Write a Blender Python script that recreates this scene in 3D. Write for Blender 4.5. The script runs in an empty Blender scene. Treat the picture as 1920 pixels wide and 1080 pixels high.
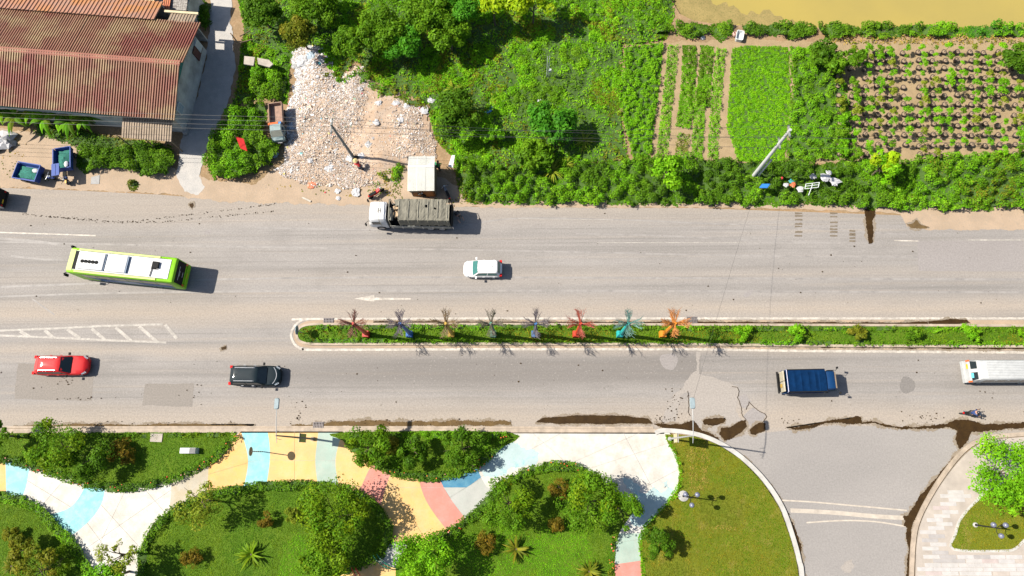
import bpy, math, random
import numpy as np
from mathutils import Matrix, Vector

# ------------------------------------------------------------------ camera
F_PX, CAM_H, NADX, NADY = 1280.0, 62.0, 995.0, 860.0     # drone: 24 mm lens, 62 m up, tilted 14 degrees
_n = np.array([(NADX - 960) / F_PX, -(NADY - 540) / F_PX, -1.0]); _n /= np.linalg.norm(_n)
_rz, _uz = -_n[0], -_n[1]
_r = np.array([math.sqrt(1 - _rz * _rz), 0, _rz])
_ux = -_r[2] * _uz / _r[0]
_u = np.array([_ux, math.sqrt(1 - _ux * _ux - _uz * _uz), _uz])
_b = np.cross(_r, _u)
scene = bpy.context.scene
cam_data = bpy.data.cameras.new('camera'); cam_data.lens = 24.0; cam_data.sensor_width = 36.0
cam_data.clip_start = 0.5; cam_data.clip_end = 3000
cam = bpy.data.objects.new('camera', cam_data); scene.collection.objects.link(cam)
cam.matrix_world = Matrix(((_r[0], _u[0], _b[0], 0), (_r[1], _u[1], _b[1], 0), (_r[2], _u[2], _b[2], CAM_H), (0, 0, 0, 1)))
scene.camera = cam

# ------------------------------------------------------------------ sky, sun, exposure
SUN_EL, SUN_AZ = math.radians(48), math.radians(-8)     # shadows run towards +X, slightly to -Y
to_sun = Vector((-math.cos(SUN_AZ) * math.cos(SUN_EL), -math.sin(SUN_AZ) * math.cos(SUN_EL), math.sin(SUN_EL)))
world = bpy.data.worlds.new('World'); scene.world = world; world.use_nodes = True
_nt = world.node_tree; _bg = _nt.nodes['Background']
_sky = _nt.nodes.new('ShaderNodeTexSky'); _sky.sky_type = 'NISHITA'; _sky.sun_disc = False
_sky.sun_elevation = SUN_EL; _sky.sun_rotation = math.atan2(to_sun.x, to_sun.y) % (2 * math.pi)
_sky.dust_density = 1.5
_nt.links.new(_sky.outputs[0], _bg.inputs[0]); _bg.inputs[1].default_value = 0.075
sun_data = bpy.data.lights.new('sun', 'SUN'); sun_data.energy = 5.0; sun_data.angle = math.radians(0.5); sun_data.color = (1.0, 0.93, 0.82)
sun = bpy.data.objects.new('sun', sun_data); scene.collection.objects.link(sun)
sun.rotation_euler = to_sun.to_track_quat('Z', 'Y').to_euler(); sun.location = to_sun * 150
scene.view_settings.view_transform = 'Standard'; scene.view_settings.look = 'None'
scene.view_settings.exposure = 1.33; scene.view_settings.gamma = 1.0; scene.view_settings.use_curve_mapping = False
scene.cycles.max_bounces = 5; scene.cycles.transparent_max_bounces = 4

# survey: turns a measured image point into the place on the ground (or at height z) it shows
def G(px, py, z=0.0):
    d = _r * ((px - 960) / F_PX) + _u * (-(py - 540) / F_PX) - _b
    t = (CAM_H - z) / -d[2]
    return (d[0] * t, d[1] * t)
def GV(px, py, z=0.0): return Vector(G(px, py, z) + (z,))
def GP(pts, z=0.0): return [G(p[0], p[1], z) for p in pts]
def mpp(px, py, z=0.0):                                     # metres per pixel at a place
    a, c = G(px, py, z), G(px + 1, py, z); return math.hypot(a[0] - c[0], a[1] - c[1])
# ------------------------------------------------------------------ helpers: objects and meshes
COL = scene.collection
RNG = np.random.default_rng(7); random.seed(7)
def tag(o, label=None, cat=None, group=None, kind=None):
    if label: o['label'] = label
    if cat: o['category'] = cat
    if group: o['group'] = group
    if kind: o['kind'] = kind
    return o
def thing(name, label, cat, loc=(0, 0, 0), rz=0.0, group=None):
    o = bpy.data.objects.new(name, None); COL.objects.link(o); o.empty_display_size = 0.3
    o.location = loc if len(loc) == 3 else (loc[0], loc[1], 0); o.rotation_euler = (0, 0, rz)
    return tag(o, label, cat, group)
def link(name, me, parent=None):
    o = bpy.data.objects.new(name, me); COL.objects.link(o)
    if parent is not None: o.parent = parent
    return o
def copy_tree(o, parent=None):
    c = o.copy(); COL.objects.link(c); c.parent = parent
    for ch in [x for x in bpy.data.objects if x.parent == o]: copy_tree(ch, c)
    return c

class MB:
    def __init__(s): s.v = []; s.f = []; s.m = []
    def add(s, vs, fs, mi=0):
        k = len(s.v); s.v += [tuple(map(float, p)) for p in vs]; s.f += [tuple(i + k for i in f) for f in fs]; s.m += [mi] * len(fs); return s
    def box(s, c, d, rz=0.0, mi=0, top=(1, 1), shift=(0, 0), rx=0.0, ry=0.0):
        hx, hy, hz = d[0] / 2, d[1] / 2, d[2] / 2; R = Matrix.Rotation(rz, 3, 'Z') @ Matrix.Rotation(ry, 3, 'Y') @ Matrix.Rotation(rx, 3, 'X')
        vs = []
        for z, (tx, ty), (ox, oy) in ((-hz, (1, 1), (0, 0)), (hz, top, shift)):
            for x, y in ((-hx, -hy), (hx, -hy), (hx, hy), (-hx, hy)):
                q = R @ Vector((x * tx + ox, y * ty + oy, z)); vs.append((c[0] + q.x, c[1] + q.y, c[2] + q.z))
        return s.add(vs, [(3, 2, 1, 0), (4, 5, 6, 7), (0, 1, 5, 4), (1, 2, 6, 5), (2, 3, 7, 6), (3, 0, 4, 7)], mi)
    def prism(s, pts, z0, z1, mi=0, bottom=False):
        n = len(pts)
        if area2(pts) < 0: pts = pts[::-1]
        vs = [(p[0], p[1], z0) for p in pts] + [(p[0], p[1], z1) for p in pts]
        fs = [tuple(range(n, 2 * n))] + [(i, (i + 1) % n, n + (i + 1) % n, n + i) for i in range(n)]
        if bottom: fs.append(tuple(range(n - 1, -1, -1)))
        return s.add(vs, fs, mi)
    def sheet(s, pts, z, mi=0):
        if area2(pts) < 0: pts = pts[::-1]
        return s.add([(p[0], p[1], z) for p in pts], [tuple(range(len(pts)))], mi)
    def strip(s, path, w, z, mi=0, closed=False):
        L, R = offset_path(path, w / 2, closed), offset_path(path, -w / 2, closed); n = len(path)
        vs = [(p[0], p[1], z) for p in L] + [(p[0], p[1], z) for p in R]
        m = n if closed else n - 1
        return s.add(vs, [(n + i, n + (i + 1) % n, (i + 1) % n, i) for i in range(m)], mi)
    def kerb(s, path, w, z0, z1, mi=0, closed=False):
        L, R = offset_path(path, w / 2, closed), offset_path(path, -w / 2, closed); n = len(path)
        vs = [(p[0], p[1], z0) for p in L] + [(p[0], p[1], z1) for p in L] + [(p[0], p[1], z1) for p in R] + [(p[0], p[1], z0) for p in R]
        m = n if closed else n - 1; fs = []
        for i in range(m):
            j = (i + 1) % n
            for a in range(3): fs.append((a * n + j, a * n + i, (a + 1) * n + i, (a + 1) * n + j))
        if not closed: fs += [(0, n, 2 * n, 3 * n), (4 * n - 1, 3 * n - 1, 2 * n - 1, n - 1)]
        return s.add(vs, fs, mi)
    def tube(s, pts, r, n=8, mi=0, cap=True):
        pts = [Vector(p) for p in pts]; k = len(pts); rs = [r] * k if not hasattr(r, '__len__') else r
        vs = []; ref = None
        for i, p in enumerate(pts):
            t = (pts[min(i + 1, k - 1)] - pts[max(i - 1, 0)]).normalized()
            if ref is None: ref = Vector((0, 0, 1)) if abs(t.z) < .9 else Vector((1, 0, 0))
            a = t.cross(ref).normalized(); bb = t.cross(a).normalized(); ref = a.cross(t) if False else ref
            for j in range(n):
                g = 2 * math.pi * j / n; q = p + (a * math.cos(g) + bb * math.sin(g)) * rs[i]; vs.append(tuple(q))
        fs = [(i * n + j, i * n + (j + 1) % n, (i + 1) * n + (j + 1) % n, (i + 1) * n + j) for i in range(k - 1) for j in range(n)]
        if cap: fs += [tuple(range(n - 1, -1, -1)), tuple(range((k - 1) * n, k * n))]
        return s.add(vs, fs, mi)
    def cyl(s, c, r, h, n=16, mi=0, axis='Z', r2=None):
        d = {'X': Vector((1, 0, 0)), 'Y': Vector((0, 1, 0)), 'Z': Vector((0, 0, 1))}[axis]; c = Vector(c)
        return s.tube([c - d * h / 2, c + d * h / 2], [r, r if r2 is None else r2], n, mi)
    def lathe(s, c, prof, n=16, mi=0):
        vs = [(c[0] + r * math.cos(2 * math.pi * j / n), c[1] + r * math.sin(2 * math.pi * j / n), c[2] + z) for r, z in prof for j in range(n)]
        return s.add(vs, [(i * n + j, i * n + (j + 1) % n, (i + 1) * n + (j + 1) % n, (i + 1) * n + j) for i in range(len(prof) - 1) for j in range(n)], mi)
    def ball(s, c, r, n=12, m=8, mi=0, sc=(1, 1, 1)):
        prof = [(math.sin(math.pi * i / m), -math.cos(math.pi * i / m)) for i in range(m + 1)]
        vs = [(c[0] + r * sc[0] * a * math.cos(2 * math.pi * j / n), c[1] + r * sc[1] * a * math.sin(2 * math.pi * j / n), c[2] + r * sc[2] * z) for a, z in prof for j in range(n)]
        return s.add(vs, [(i * n + j, i * n + (j + 1) % n, (i + 1) * n + (j + 1) % n, (i + 1) * n + j) for i in range(m) for j in range(n)], mi)
    def loft(s, rings, mi=0, cap=True, closed=True):
        n = len(rings[0]); vs = [p for r in rings for p in r]; m = n if closed else n - 1
        fs = [(i * n + j, i * n + (j + 1) % n, (i + 1) * n + (j + 1) % n, (i + 1) * n + j) for i in range(len(rings) - 1) for j in range(m)]
        if cap: fs += [tuple(range(n - 1, -1, -1)), tuple(range((len(rings) - 1) * n, len(rings) * n))]
        return s.add(vs, fs, mi)
    def quad(s, a, b, c, d, mi=0): return s.add([a, b, c, d], [(0, 1, 2, 3)], mi)
    def mesh(s, name, mats, smooth=False):
        me = bpy.data.meshes.new(name); me.from_pydata(s.v, [], s.f)
        for m in (mats if isinstance(mats, (list, tuple)) else [mats]): me.materials.append(m)
        if any(s.m): me.polygons.foreach_set('material_index', s.m)
        if smooth:
            me.polygons.foreach_set('use_smooth', [True] * len(me.polygons))
            try: me.set_sharp_from_angle(angle=math.radians(38))
            except Exception: pass
        me.update(); return me
    def build(s, name, mats, parent=None, smooth=False): return link(name, s.mesh(name, mats, smooth), parent)

def area2(p): return sum(p[i][0] * p[(i + 1) % len(p)][1] - p[(i + 1) % len(p)][0] * p[i][1] for i in range(len(p)))
def offset_path(path, d, closed=False):
    n = len(path); out = []
    for i in range(n):
        a = path[(i - 1) % n] if (closed or i > 0) else path[i]; c = path[(i + 1) % n] if (closed or i < n - 1) else path[i]
        tx, ty = c[0] - a[0], c[1] - a[1]; l = math.hypot(tx, ty) or 1
        out.append((path[i][0] - ty / l * d, path[i][1] + tx / l * d))
    return out
def smooth(pts, closed=False, k=5):                          # Catmull-Rom
    n = len(pts); out = []
    for i in range(n if closed else n - 1):
        P = [pts[(i + j - 1) % n] if closed else pts[min(max(i + j - 1, 0), n - 1)] for j in range(4)]
        for s in range(k):
            t = s / k
            out.append(tuple(.5 * (2 * P[1][a] + (P[2][a] - P[0][a]) * t + (2 * P[0][a] - 5 * P[1][a] + 4 * P[2][a] - P[3][a]) * t * t + (3 * P[1][a] - P[0][a] - 3 * P[2][a] + P[3][a]) * t ** 3) for a in (0, 1)))
    if not closed: out.append(tuple(pts[-1]))
    return out
def ragged(pts, amp, step=0.25, seed=0, closed=True):        # world outline with an uneven edge
    r = random.Random(seed); out = []; n = len(pts); ph = [r.uniform(0, 6.28) for _ in range(4)]; s = 0
    for i in range(n if closed else n - 1):
        a, c = pts[i], pts[(i + 1) % n]; l = math.hypot(c[0] - a[0], c[1] - a[1]); k = max(1, int(l / step))
        for j in range(k):
            t = j / k; s += l / k
            d = amp * (.5 * math.sin(s * 1.7 + ph[0]) + .35 * math.sin(s * 4.1 + ph[1]) + .5 * r.uniform(-1, 1))
            tx, ty = (c[0] - a[0]) / (l or 1), (c[1] - a[1]) / (l or 1)
            out.append((a[0] + (c[0] - a[0]) * t - ty * d, a[1] + (c[1] - a[1]) * t + tx * d))
    return out
def clip(poly, nx, ny, c):                                   # keep nx*x+ny*y <= c
    out = []; n = len(poly)
    for i in range(n):
        a, b2 = poly[i], poly[(i + 1) % n]; da, db = nx * a[0] + ny * a[1] - c, nx * b2[0] + ny * b2[1] - c
        if da <= 0: out.append(a)
        if da * db < 0: t = da / (da - db); out.append((a[0] + (b2[0] - a[0]) * t, a[1] + (b2[1] - a[1]) * t))
    return out
def split(polys, p, q, gap=0.03):                            # cut polygons by the line through p and q, leaving a joint
    nx, ny = -(q[1] - p[1]), q[0] - p[0]; l = math.hypot(nx, ny); nx, ny = nx / l, ny / l; c = nx * p[0] + ny * p[1]; out = []
    for P in polys:
        for Q in (clip(P, nx, ny, c - gap / 2), clip(P, -nx, -ny, -c - gap / 2)):
            if len(Q) > 2 and abs(area2(Q)) > .02: out.append(Q)
    return out
def inside(poly, X, Y):
    res = np.zeros(X.shape, bool); n = len(poly)
    for i in range(n):
        x1, y1 = poly[i]; x2, y2 = poly[(i + 1) % n]
        if y1 == y2: continue
        res ^= ((y1 > Y) != (y2 > Y)) & (X < (x2 - x1) * (Y - y1) / (y2 - y1) + x1)
    return res

# ------------------------------------------------------------------ helpers: materials
MATS = {}
def new_mat(name):
    m = bpy.data.materials.new(name); m.use_nodes = True; nt = m.node_tree
    return m, nt, nt.nodes['Principled BSDF']
def N(nt, kind, **kw):
    n = nt.nodes.new('ShaderNode' + kind)
    for k, v in kw.items():
        if k in n.inputs: n.inputs[k].default_value = v
        else: setattr(n, k, v)
    return n
ALB = .76                                                      # overall reflectance of the dusty, sun-bleached surfaces
def c4(c): return (c[0] * ALB, c[1] * ALB, c[2] * ALB, 1)
def mixc(nt, fac, a, b2, blend='MIX'):
    n = nt.nodes.new('ShaderNodeMix'); n.data_type = 'RGBA'; n.blend_type = blend
    for sock, v in ((n.inputs[0], fac), (n.inputs[6], a), (n.inputs[7], b2)):
        if isinstance(v, (int, float)): sock.default_value = v
        elif isinstance(v, (tuple, list)): sock.default_value = c4(v)
        else: nt.links.new(v, sock)
    return n.outputs[2]
def math_(nt, op, a, b2=0.0, clampv=False):
    n = nt.nodes.new('ShaderNodeMath'); n.operation = op; n.use_clamp = clampv
    for i, v in enumerate((a, b2)):
        if isinstance(v, (int, float)): n.inputs[i].default_value = v
        else: nt.links.new(v, n.inputs[i])
    return n.outputs[0]
def ramp(nt, f, a, b2, lo=0.0, hi=1.0):
    n = nt.nodes.new('ShaderNodeMapRange'); n.clamp = True; nt.links.new(f, n.inputs[0])
    for i, v in enumerate((a, b2, lo, hi)): n.inputs[i + 1].default_value = v
    return n.outputs[0]
def coords(nt, scale=(1, 1, 1), kind='world', rot=0.0):
    if kind == 'world': o = nt.nodes.new('ShaderNodeNewGeometry').outputs['Position']
    else: o = nt.nodes.new('ShaderNodeTexCoord').outputs['Object']
    mp = nt.nodes.new('ShaderNodeMapping'); mp.inputs['Scale'].default_value = scale; mp.inputs['Rotation'].default_value = (0, 0, rot); nt.links.new(o, mp.inputs[0]); return mp.outputs[0]
def noise(nt, vec, scale, detail=4.0, rough=.55, out=0):
    n = nt.nodes.new('ShaderNodeTexNoise'); n.inputs['Scale'].default_value = scale; n.inputs['Detail'].default_value = detail; n.inputs['Roughness'].default_value = rough
    nt.links.new(vec, n.inputs['Vector']); return n.outputs[out]
def bump(nt, p, h, strength=.3, dist=.02):
    n = nt.nodes.new('ShaderNodeBump'); n.inputs['Strength'].default_value = strength; n.inputs['Distance'].default_value = dist
    nt.links.new(h, n.inputs['Height']); nt.links.new(n.outputs[0], p.inputs['Normal'])
def mat(name, col, rough=.6, metal=0.0, var=.25, scale=3.0, kind='obj', bmp=0.0, coat=0.0, alt=None, spec=.5):
    """plain surface with a little dirt and unevenness of its own"""
    if name in MATS: return MATS[name]
    m, nt, p = new_mat(name); v = coords(nt, kind='world' if kind == 'world' else 'obj')
    n1 = noise(nt, v, scale, 6, .65); f = ramp(nt, n1, .35, .68)
    b2 = alt if alt else tuple(c * (1 - var) for c in col)
    nt.links.new(mixc(nt, f, col, b2), p.inputs['Base Color'])
    p.inputs['Roughness'].default_value = rough; p.inputs['Metallic'].default_value = metal; p.inputs['Specular IOR Level'].default_value = spec
    if coat: p.inputs['Coat Weight'].default_value = coat; p.inputs['Coat Roughness'].default_value = .06
    if bmp: bump(nt, p, noise(nt, v, scale * 6, 5), bmp, .02)
    MATS[name] = m; return m
def leaf_mat(name, rough=.55, trans=.38):
    if name in MATS: return MATS[name]
    m, nt, p = new_mat(name); a = nt.nodes.new('ShaderNodeAttribute'); a.attribute_name = 'leaf'
    nt.links.new(a.outputs['Color'], p.inputs['Base Color']); p.inputs['Roughness'].default_value = rough; p.inputs['Specular IOR Level'].default_value = .08
    t = nt.nodes.new('ShaderNodeBsdfTranslucent'); mx = nt.nodes.new('ShaderNodeMixShader'); mx.inputs[0].default_value = trans
    hs = nt.nodes.new('ShaderNodeHueSaturation'); hs.inputs['Value'].default_value = 1.3; hs.inputs['Hue'].default_value = .485; nt.links.new(a.outputs['Color'], hs.inputs['Color']); nt.links.new(hs.outputs[0], t.inputs[0])
    nt.links.new(p.outputs[0], mx.inputs[1]); nt.links.new(t.outputs[0], mx.inputs[2]); nt.links.new(mx.outputs[0], nt.nodes['Material Output'].inputs[0])
    MATS[name] = m; return m
# ------------------------------------------------------------------ setting: ground, road, markings, kerbs
def soil_mat(name, a, b2, c, s=.5):
    m, nt, p = new_mat(name); v = coords(nt); n1 = noise(nt, v, s, 6, .6); n2 = noise(nt, v, s * 9, 5, .7)
    col = mixc(nt, ramp(nt, n1, .38, .62), a, b2); col = mixc(nt, ramp(nt, n2, .5, .72), col, c)
    nt.links.new(col, p.inputs['Base Color']); p.inputs['Roughness'].default_value = .95; bump(nt, p, n2, .6, .05); return m
M_SOIL = soil_mat('dry_soil', (.26, .165, .085), (.17, .115, .055), (.31, .22, .13))
M_DIRT = soil_mat('shoulder_dirt', (.33, .245, .17), (.28, .21, .145), (.25, .205, .155), .6)
M_GRAVEL = soil_mat('gravel_lane_surface', (.36, .34, .315), (.3, .29, .275), (.42, .4, .375), 1.2)
def asphalt(name, a, b2, dust, tracks=True, seed=0.0):
    m, nt, p = new_mat(name); v = coords(nt)
    big = noise(nt, coords(nt, (.06, .16, 1)), 1.0, 4, .55); col = mixc(nt, ramp(nt, big, .35, .65), a, b2)
    if tracks:
        st = noise(nt, coords(nt, (.018, .9, 1)), 1.0, 5, .6); col = mixc(nt, ramp(nt, st, .46, .7, 0, .55), col, tuple(x * .68 for x in a))
        st2 = noise(nt, coords(nt, (.02, 1.6, 1)), 1.3, 4, .6); col = mixc(nt, ramp(nt, st2, .55, .75, 0, .55), col, dust)
        st3 = noise(nt, coords(nt, (.035, 5.0, 1)), 1.0, 3, .6); col = mixc(nt, ramp(nt, st3, .54, .7, 0, .42), col, tuple(x * .55 for x in a)); bl = noise(nt, coords(nt, (.22, .5, 1)), 1.0, 6, .7); col = mixc(nt, ramp(nt, bl, .5, .72, 0, .5), col, tuple(x * .74 for x in a))
        sep = nt.nodes.new('ShaderNodeSeparateXYZ'); nt.links.new(v, sep.inputs[0])
        wob = math_(nt, 'ADD', sep.outputs[1], math_(nt, 'MULTIPLY', math_(nt, 'SUBTRACT', noise(nt, coords(nt, (.05, .3, 1)), 1, 3), .5), 2.0))
        def band(y0, y1, f): return math_(nt, 'MULTIPLY', ramp(nt, wob, y0 - f, y0 + f), ramp(nt, wob, y1 - f, y1 + f, 1, 0))
        for (y0, y1, f, k) in ((2.0, 4.6, 1.0, .75), (9.3, 10.2, .4, .6), (12.6, 14.2, .8, .8), (22.4, 26.5, 1.0, .55), (16.2, 17.2, .5, .3)):   # dust washed against the kerbs
            col = mixc(nt, math_(nt, 'MULTIPLY', band(y0, y1, f), k), col, dust)
        dk = math_(nt, 'MULTIPLY', band(6.3, 9.2, .8), ramp(nt, sep.outputs[0], -30, -12)); dk = math_(nt, 'MULTIPLY', dk, ramp(nt, sep.outputs[0], 15.3, 15.5, 1, .2))
        col = mixc(nt, math_(nt, 'MULTIPLY', dk, .75), col, (.145, .132, .122))          # the newer, darker lane by the median
    fine = noise(nt, v, 7.0, 3, .8); col = mixc(nt, ramp(nt, fine, .4, .62, 0, .38), col, tuple(x * .5 for x in a))
    f2 = noise(nt, v, 5.0, 4, .8, 0); col = mixc(nt, ramp(nt, f2, .58, .7, 0, .5), col, tuple(min(1, x * 1.45) for x in b2))
    nt.links.new(col, p.inputs['Base Color']); p.inputs['Roughness'].default_value = .9; p.inputs['Specular IOR Level'].default_value = .25; bump(nt, p, fine, .35, .015); return m
M_ROAD = asphalt('worn_asphalt', (.232, .215, .2), (.268, .249, .233), (.322, .272, .22))
M_ROAD2 = asphalt('side_street_asphalt', (.265, .247, .232), (.225, .211, .2), (.36, .3, .24), False)
M_PATCHD = asphalt('asphalt_patch_dark', (.215, .193, .172), (.195, .175, .155), (.3, .25, .2), False)
M_PATCHL = asphalt('asphalt_patch_pale', (.265, .24, .215), (.29, .262, .236), (.4, .34, .28), False)
M_PATCHG = asphalt('asphalt_patch_grey', (.23, .21, .2), (.255, .235, .225), (.3, .27, .24), False)
def paint_mat(name, col, under, lo=.42, hi=.62, scale=2.2):
    m, nt, p = new_mat(name); v = coords(nt); n1 = noise(nt, v, scale, 7, .75)
    cc = mixc(nt, ramp(nt, n1, lo, hi), col, under); n2 = noise(nt, v, scale * .35, 6, .7); cc = mixc(nt, ramp(nt, n2, .45, .7, 0, .55), cc, tuple(x * .66 for x in under)); n3 = noise(nt, v, scale * 7, 5, .8); cc = mixc(nt, ramp(nt, n3, .52, .7, 0, .35), cc, tuple(x * .6 for x in col))
    nt.links.new(cc, p.inputs['Base Color']); p.inputs['Roughness'].default_value = .75; return m
M_LINE = paint_mat('road_paint', (.48, .44, .385), (.29, .26, .225), .4, .6)
M_LINEW = paint_mat('worn_road_paint', (.4, .37, .33), (.26, .24, .215), .36, .56)
M_WET = soil_mat('wet_mud', (.026, .013, .003), (.04, .021, .005), (.018, .01, .003), 1.5); M_WET.node_tree.nodes['Principled BSDF'].inputs['Roughness'].default_value = .7; M_WET.node_tree.nodes['Principled BSDF'].inputs['Specular IOR Level'].default_value = .12
M_DAMP = soil_mat('damp_stain', (.17, .135, .095), (.215, .18, .14), (.15, .11, .07), 2.5)
M_KERB = mat('kerb_concrete', (.37, .3, .23), .85, var=.4, scale=1.5, kind='world', bmp=.3)
M_KERBW = mat('white_kerb_concrete', (.42, .405, .375), .8, var=.3, scale=1.2, kind='world')
M_CONC = mat('grey_concrete', (.36, .35, .33), .85, var=.35, scale=1.0, bmp=.3)
M_GRATE = mat('cast_iron', (.17, .15, .15), .6, .3)

gnd = MB().add([(-900, -900, -.6), (900, -900, -.6), (900, 900, -.6), (-900, 900, -.6)], [(0, 1, 2, 3)]).build('ground', M_SOIL); tag(gnd, kind='structure')
# land south of the pond (the pond lies a little lower)
land_px = [(-900, 1500), (2800, 1500), (2800, 60), (1920, 56), (1700, 54), (1560, 52), (1450, 49), (1400, 48), (1340, 44), (1300, 38), (1275, 26), (1262, 5), (1255, -160), (-900, -160)]
land = MB().prism(GP(land_px), -.6, -.02).build('earth', M_SOIL); tag(land, kind='structure')
road_top = [(-600, 338), (0, 352), (140, 357), (300, 365), (400, 373), (700, 384), (900, 388), (1300, 390), (1700, 404), (1920, 404), (2500, 404)]
kerb_s = [(1245, 807), (1300, 813), (1345, 829), (1390, 858), (1432, 900), (1465, 950), (1485, 1005), (1497, 1050), (1503, 1090), (1512, 1300)]
kerb_e = [(1706, 1300), (1708, 1080), (1712, 1010), (1722, 970), (1748, 920), (1778, 876), (1806, 844), (1830, 828), (1860, 818), (1920, 812), (2500, 812)]
road_poly = GP(road_top) + GP(kerb_e)[::-1] + GP(smooth(kerb_s))[::-1] + GP([(-600, 803)])
road = MB().sheet(road_poly, 0.0).build('road', M_ROAD); tag(road, kind='structure')
def rpart(name, pts, z, m, rag=0.0, seed=0, world=False, sm=False):
    P = pts if world else GP(smooth(pts, True, 4) if sm else pts)
    if rag: P = ragged(P, rag * 1.6, .09, seed)
    return MB().sheet(P, z).build(name, m, road)
# side street and repair patches
rpart('side_street_surface', [(1330, 826), (1430, 812), (1560, 798), (1700, 800), (1790, 806), (1806, 844), (1778, 876), (1748, 920), (1722, 970), (1712, 1010), (1708, 1080), (1706, 1300), (1512, 1300), (1503, 1090), (1497, 1050), (1485, 1005), (1465, 950), (1432, 900), (1390, 858)], .004, M_ROAD2)
rpart('asphalt_patch', [(33, 682), (178, 684), (172, 752), (27, 748)], .004, M_PATCHD, .03, 1)
rpart('asphalt_patch', [(272, 720), (363, 719), (361, 763), (267, 760)], .004, M_PATCHD, .03, 2)
rpart('asphalt_patch', [(1312, 660), (1311, 700), (1330, 706), (1386, 724), (1378, 770), (1395, 790), (1385, 812), (1310, 806), (1296, 790), (1294, 735), (1275, 740), (1268, 792), (1240, 790), (1262, 740), (1280, 728), (1296, 700), (1306, 695), (1306, 660)], .004, M_PATCHL, .05, 4)
rpart('asphalt_patch', [(1385, 742), (1398, 738), (1408, 752), (1398, 766), (1390, 762)], .008, M_PATCHG, .03, 5)
rpart('asphalt_patch', [(1394, 778), (1412, 764), (1424, 772), (1436, 778), (1430, 792), (1412, 803), (1400, 792)], .008, M_PATCHG, .03, 6)
rpart('asphalt_patch', [(1240, 667), (1262, 662), (1272, 676), (1262, 692), (1246, 690), (1238, 678)], .008, M_PATCHG, .04, 7, sm=True)
rpart('asphalt_patch', [(1690, 712), (1700, 706), (1712, 712), (1717, 724), (1710, 735), (1696, 737), (1688, 726)], .004, asphalt('asphalt_patch_round', (.16, .148, .138), (.175, .162, .152), (.2, .18, .16), False), .04, 8, sm=True)
rpart('asphalt_patch', [(1394, 552), (1402, 545), (1412, 543), (1408, 553), (1398, 557)], .004, M_PATCHG, .03, 9, sm=True)
rpart('asphalt_patch', [(1720, 452), (1920, 452), (2500, 452), (2500, 512), (1722, 508)], .002, M_PATCHG, .02, 10)
rpart('asphalt_patch', [(382, 434), (392, 430), (398, 434), (392, 440), (384, 439)], .004, M_PATCHG, .03, 11)
rpart('asphalt_patch', [(1296, 795), (1316, 793), (1316, 810), (1300, 812)], .02, M_PATCHL, .04, 14)
rpart('asphalt_patch', [(1578, 1060), (1590, 1052), (1598, 1050), (1606, 1060), (1592, 1074), (1582, 1074)], .01, M_PATCHL, .12, 13)
# dirt shoulders lying over the road edge
def dirt(pts, seed, m=M_DIRT, z=.006, rag=.16): return tag(MB().sheet(ragged(GP(pts), rag, .2, seed), z).build('dirt_shoulder', m), kind='structure')
dirt([(-600, 240), (0, 240), (150, 262), (340, 320), (385, 335), (480, 345), (535, 300), (760, 300), (860, 350), (940, 380), (900, 388), (700, 386), (560, 382), (410, 378), (300, 362), (140, 356), (0, 351), (-600, 336)], 21)
dirt([(900, 370), (1300, 376), (1700, 384), (2500, 384), (2500, 430), (1920, 431), (1745, 431), (1700, 425), (1688, 400), (1500, 392), (1300, 389), (1100, 389), (900, 390)], 22, rag=.1, z=.009)
tag(MB().sheet(ragged(GP([(438, -60), (432, 40), (440, 100), (440, 140), (425, 200), (400, 250), (380, 300), (374, 330), (384, 350), (372, 366), (345, 360), (332, 330), (334, 300), (345, 240), (370, 180), (385, 120), (392, 60), (398, -60)]), .12, .25, 31), .012).build('gravel_lane', M_GRAVEL), kind='structure')
# painted markings
def line(path, w, m=M_LINE, z=.014, name='lane_marking', sm=False):
    P = GP(smooth(path) if sm else path); return MB().strip(P, w, z).build(name, m, road)
line([(-200, 434), (0, 436), (100, 439), (180, 442)], .14)
line([(1676, 451), (1722, 452)], .12); line([(1815, 450), (1920, 450), (2300, 450)], .12, M_LINEW)
line([(1120, 455), (1400, 455)], .07, M_LINEW); line([(972, 410), (1150, 412)], .05, M_LINEW)
line([(-60, 623), (0, 620), (100, 616), (200, 611), (305, 608)], .2, M_LINEW); line([(-60, 625), (0, 629), (100, 633), (200, 638), (312, 642)], .2, M_LINEW)
for a, b2 in (((38, 621), (55, 631)), ((84, 619), (101, 634)), ((126, 617), (151, 635)), ((172, 616), (197, 637)), ((217, 614), (246, 639)), ((261, 612), (296, 642)), ((310, 609), (332, 635))): line([a, b2], .3, M_LINEW, .018)
rpart('arrow_marking', [(664, 560), (702, 553), (702, 558), (770, 559), (770, 562), (702, 563), (702, 566)], .014, M_LINE)
line([(547, 599), (580, 598), (620, 598), (900, 597), (1400, 597), (1920, 597), (2500, 597)], .2, M_LINE, .014)
line([(580, 598), (565, 601), (552, 612), (546, 626), (548, 638), (556, 649), (568, 654), (600, 656), (900, 655), (1300, 655), (1500, 658), (1920, 661), (2500, 663)], .22, M_LINE, .018, sm=True)
# sandy gutter strip round the median, wet in places
rpart('gutter_sand', smooth([(600, 600), (572, 603), (556, 615), (550, 626), (553, 640), (562, 649), (580, 652)], False, 4) + [(900, 653), (1500, 655), (2500, 660), (2500, 600), (1500, 600), (900, 600)], .008, M_DIRT)
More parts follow.
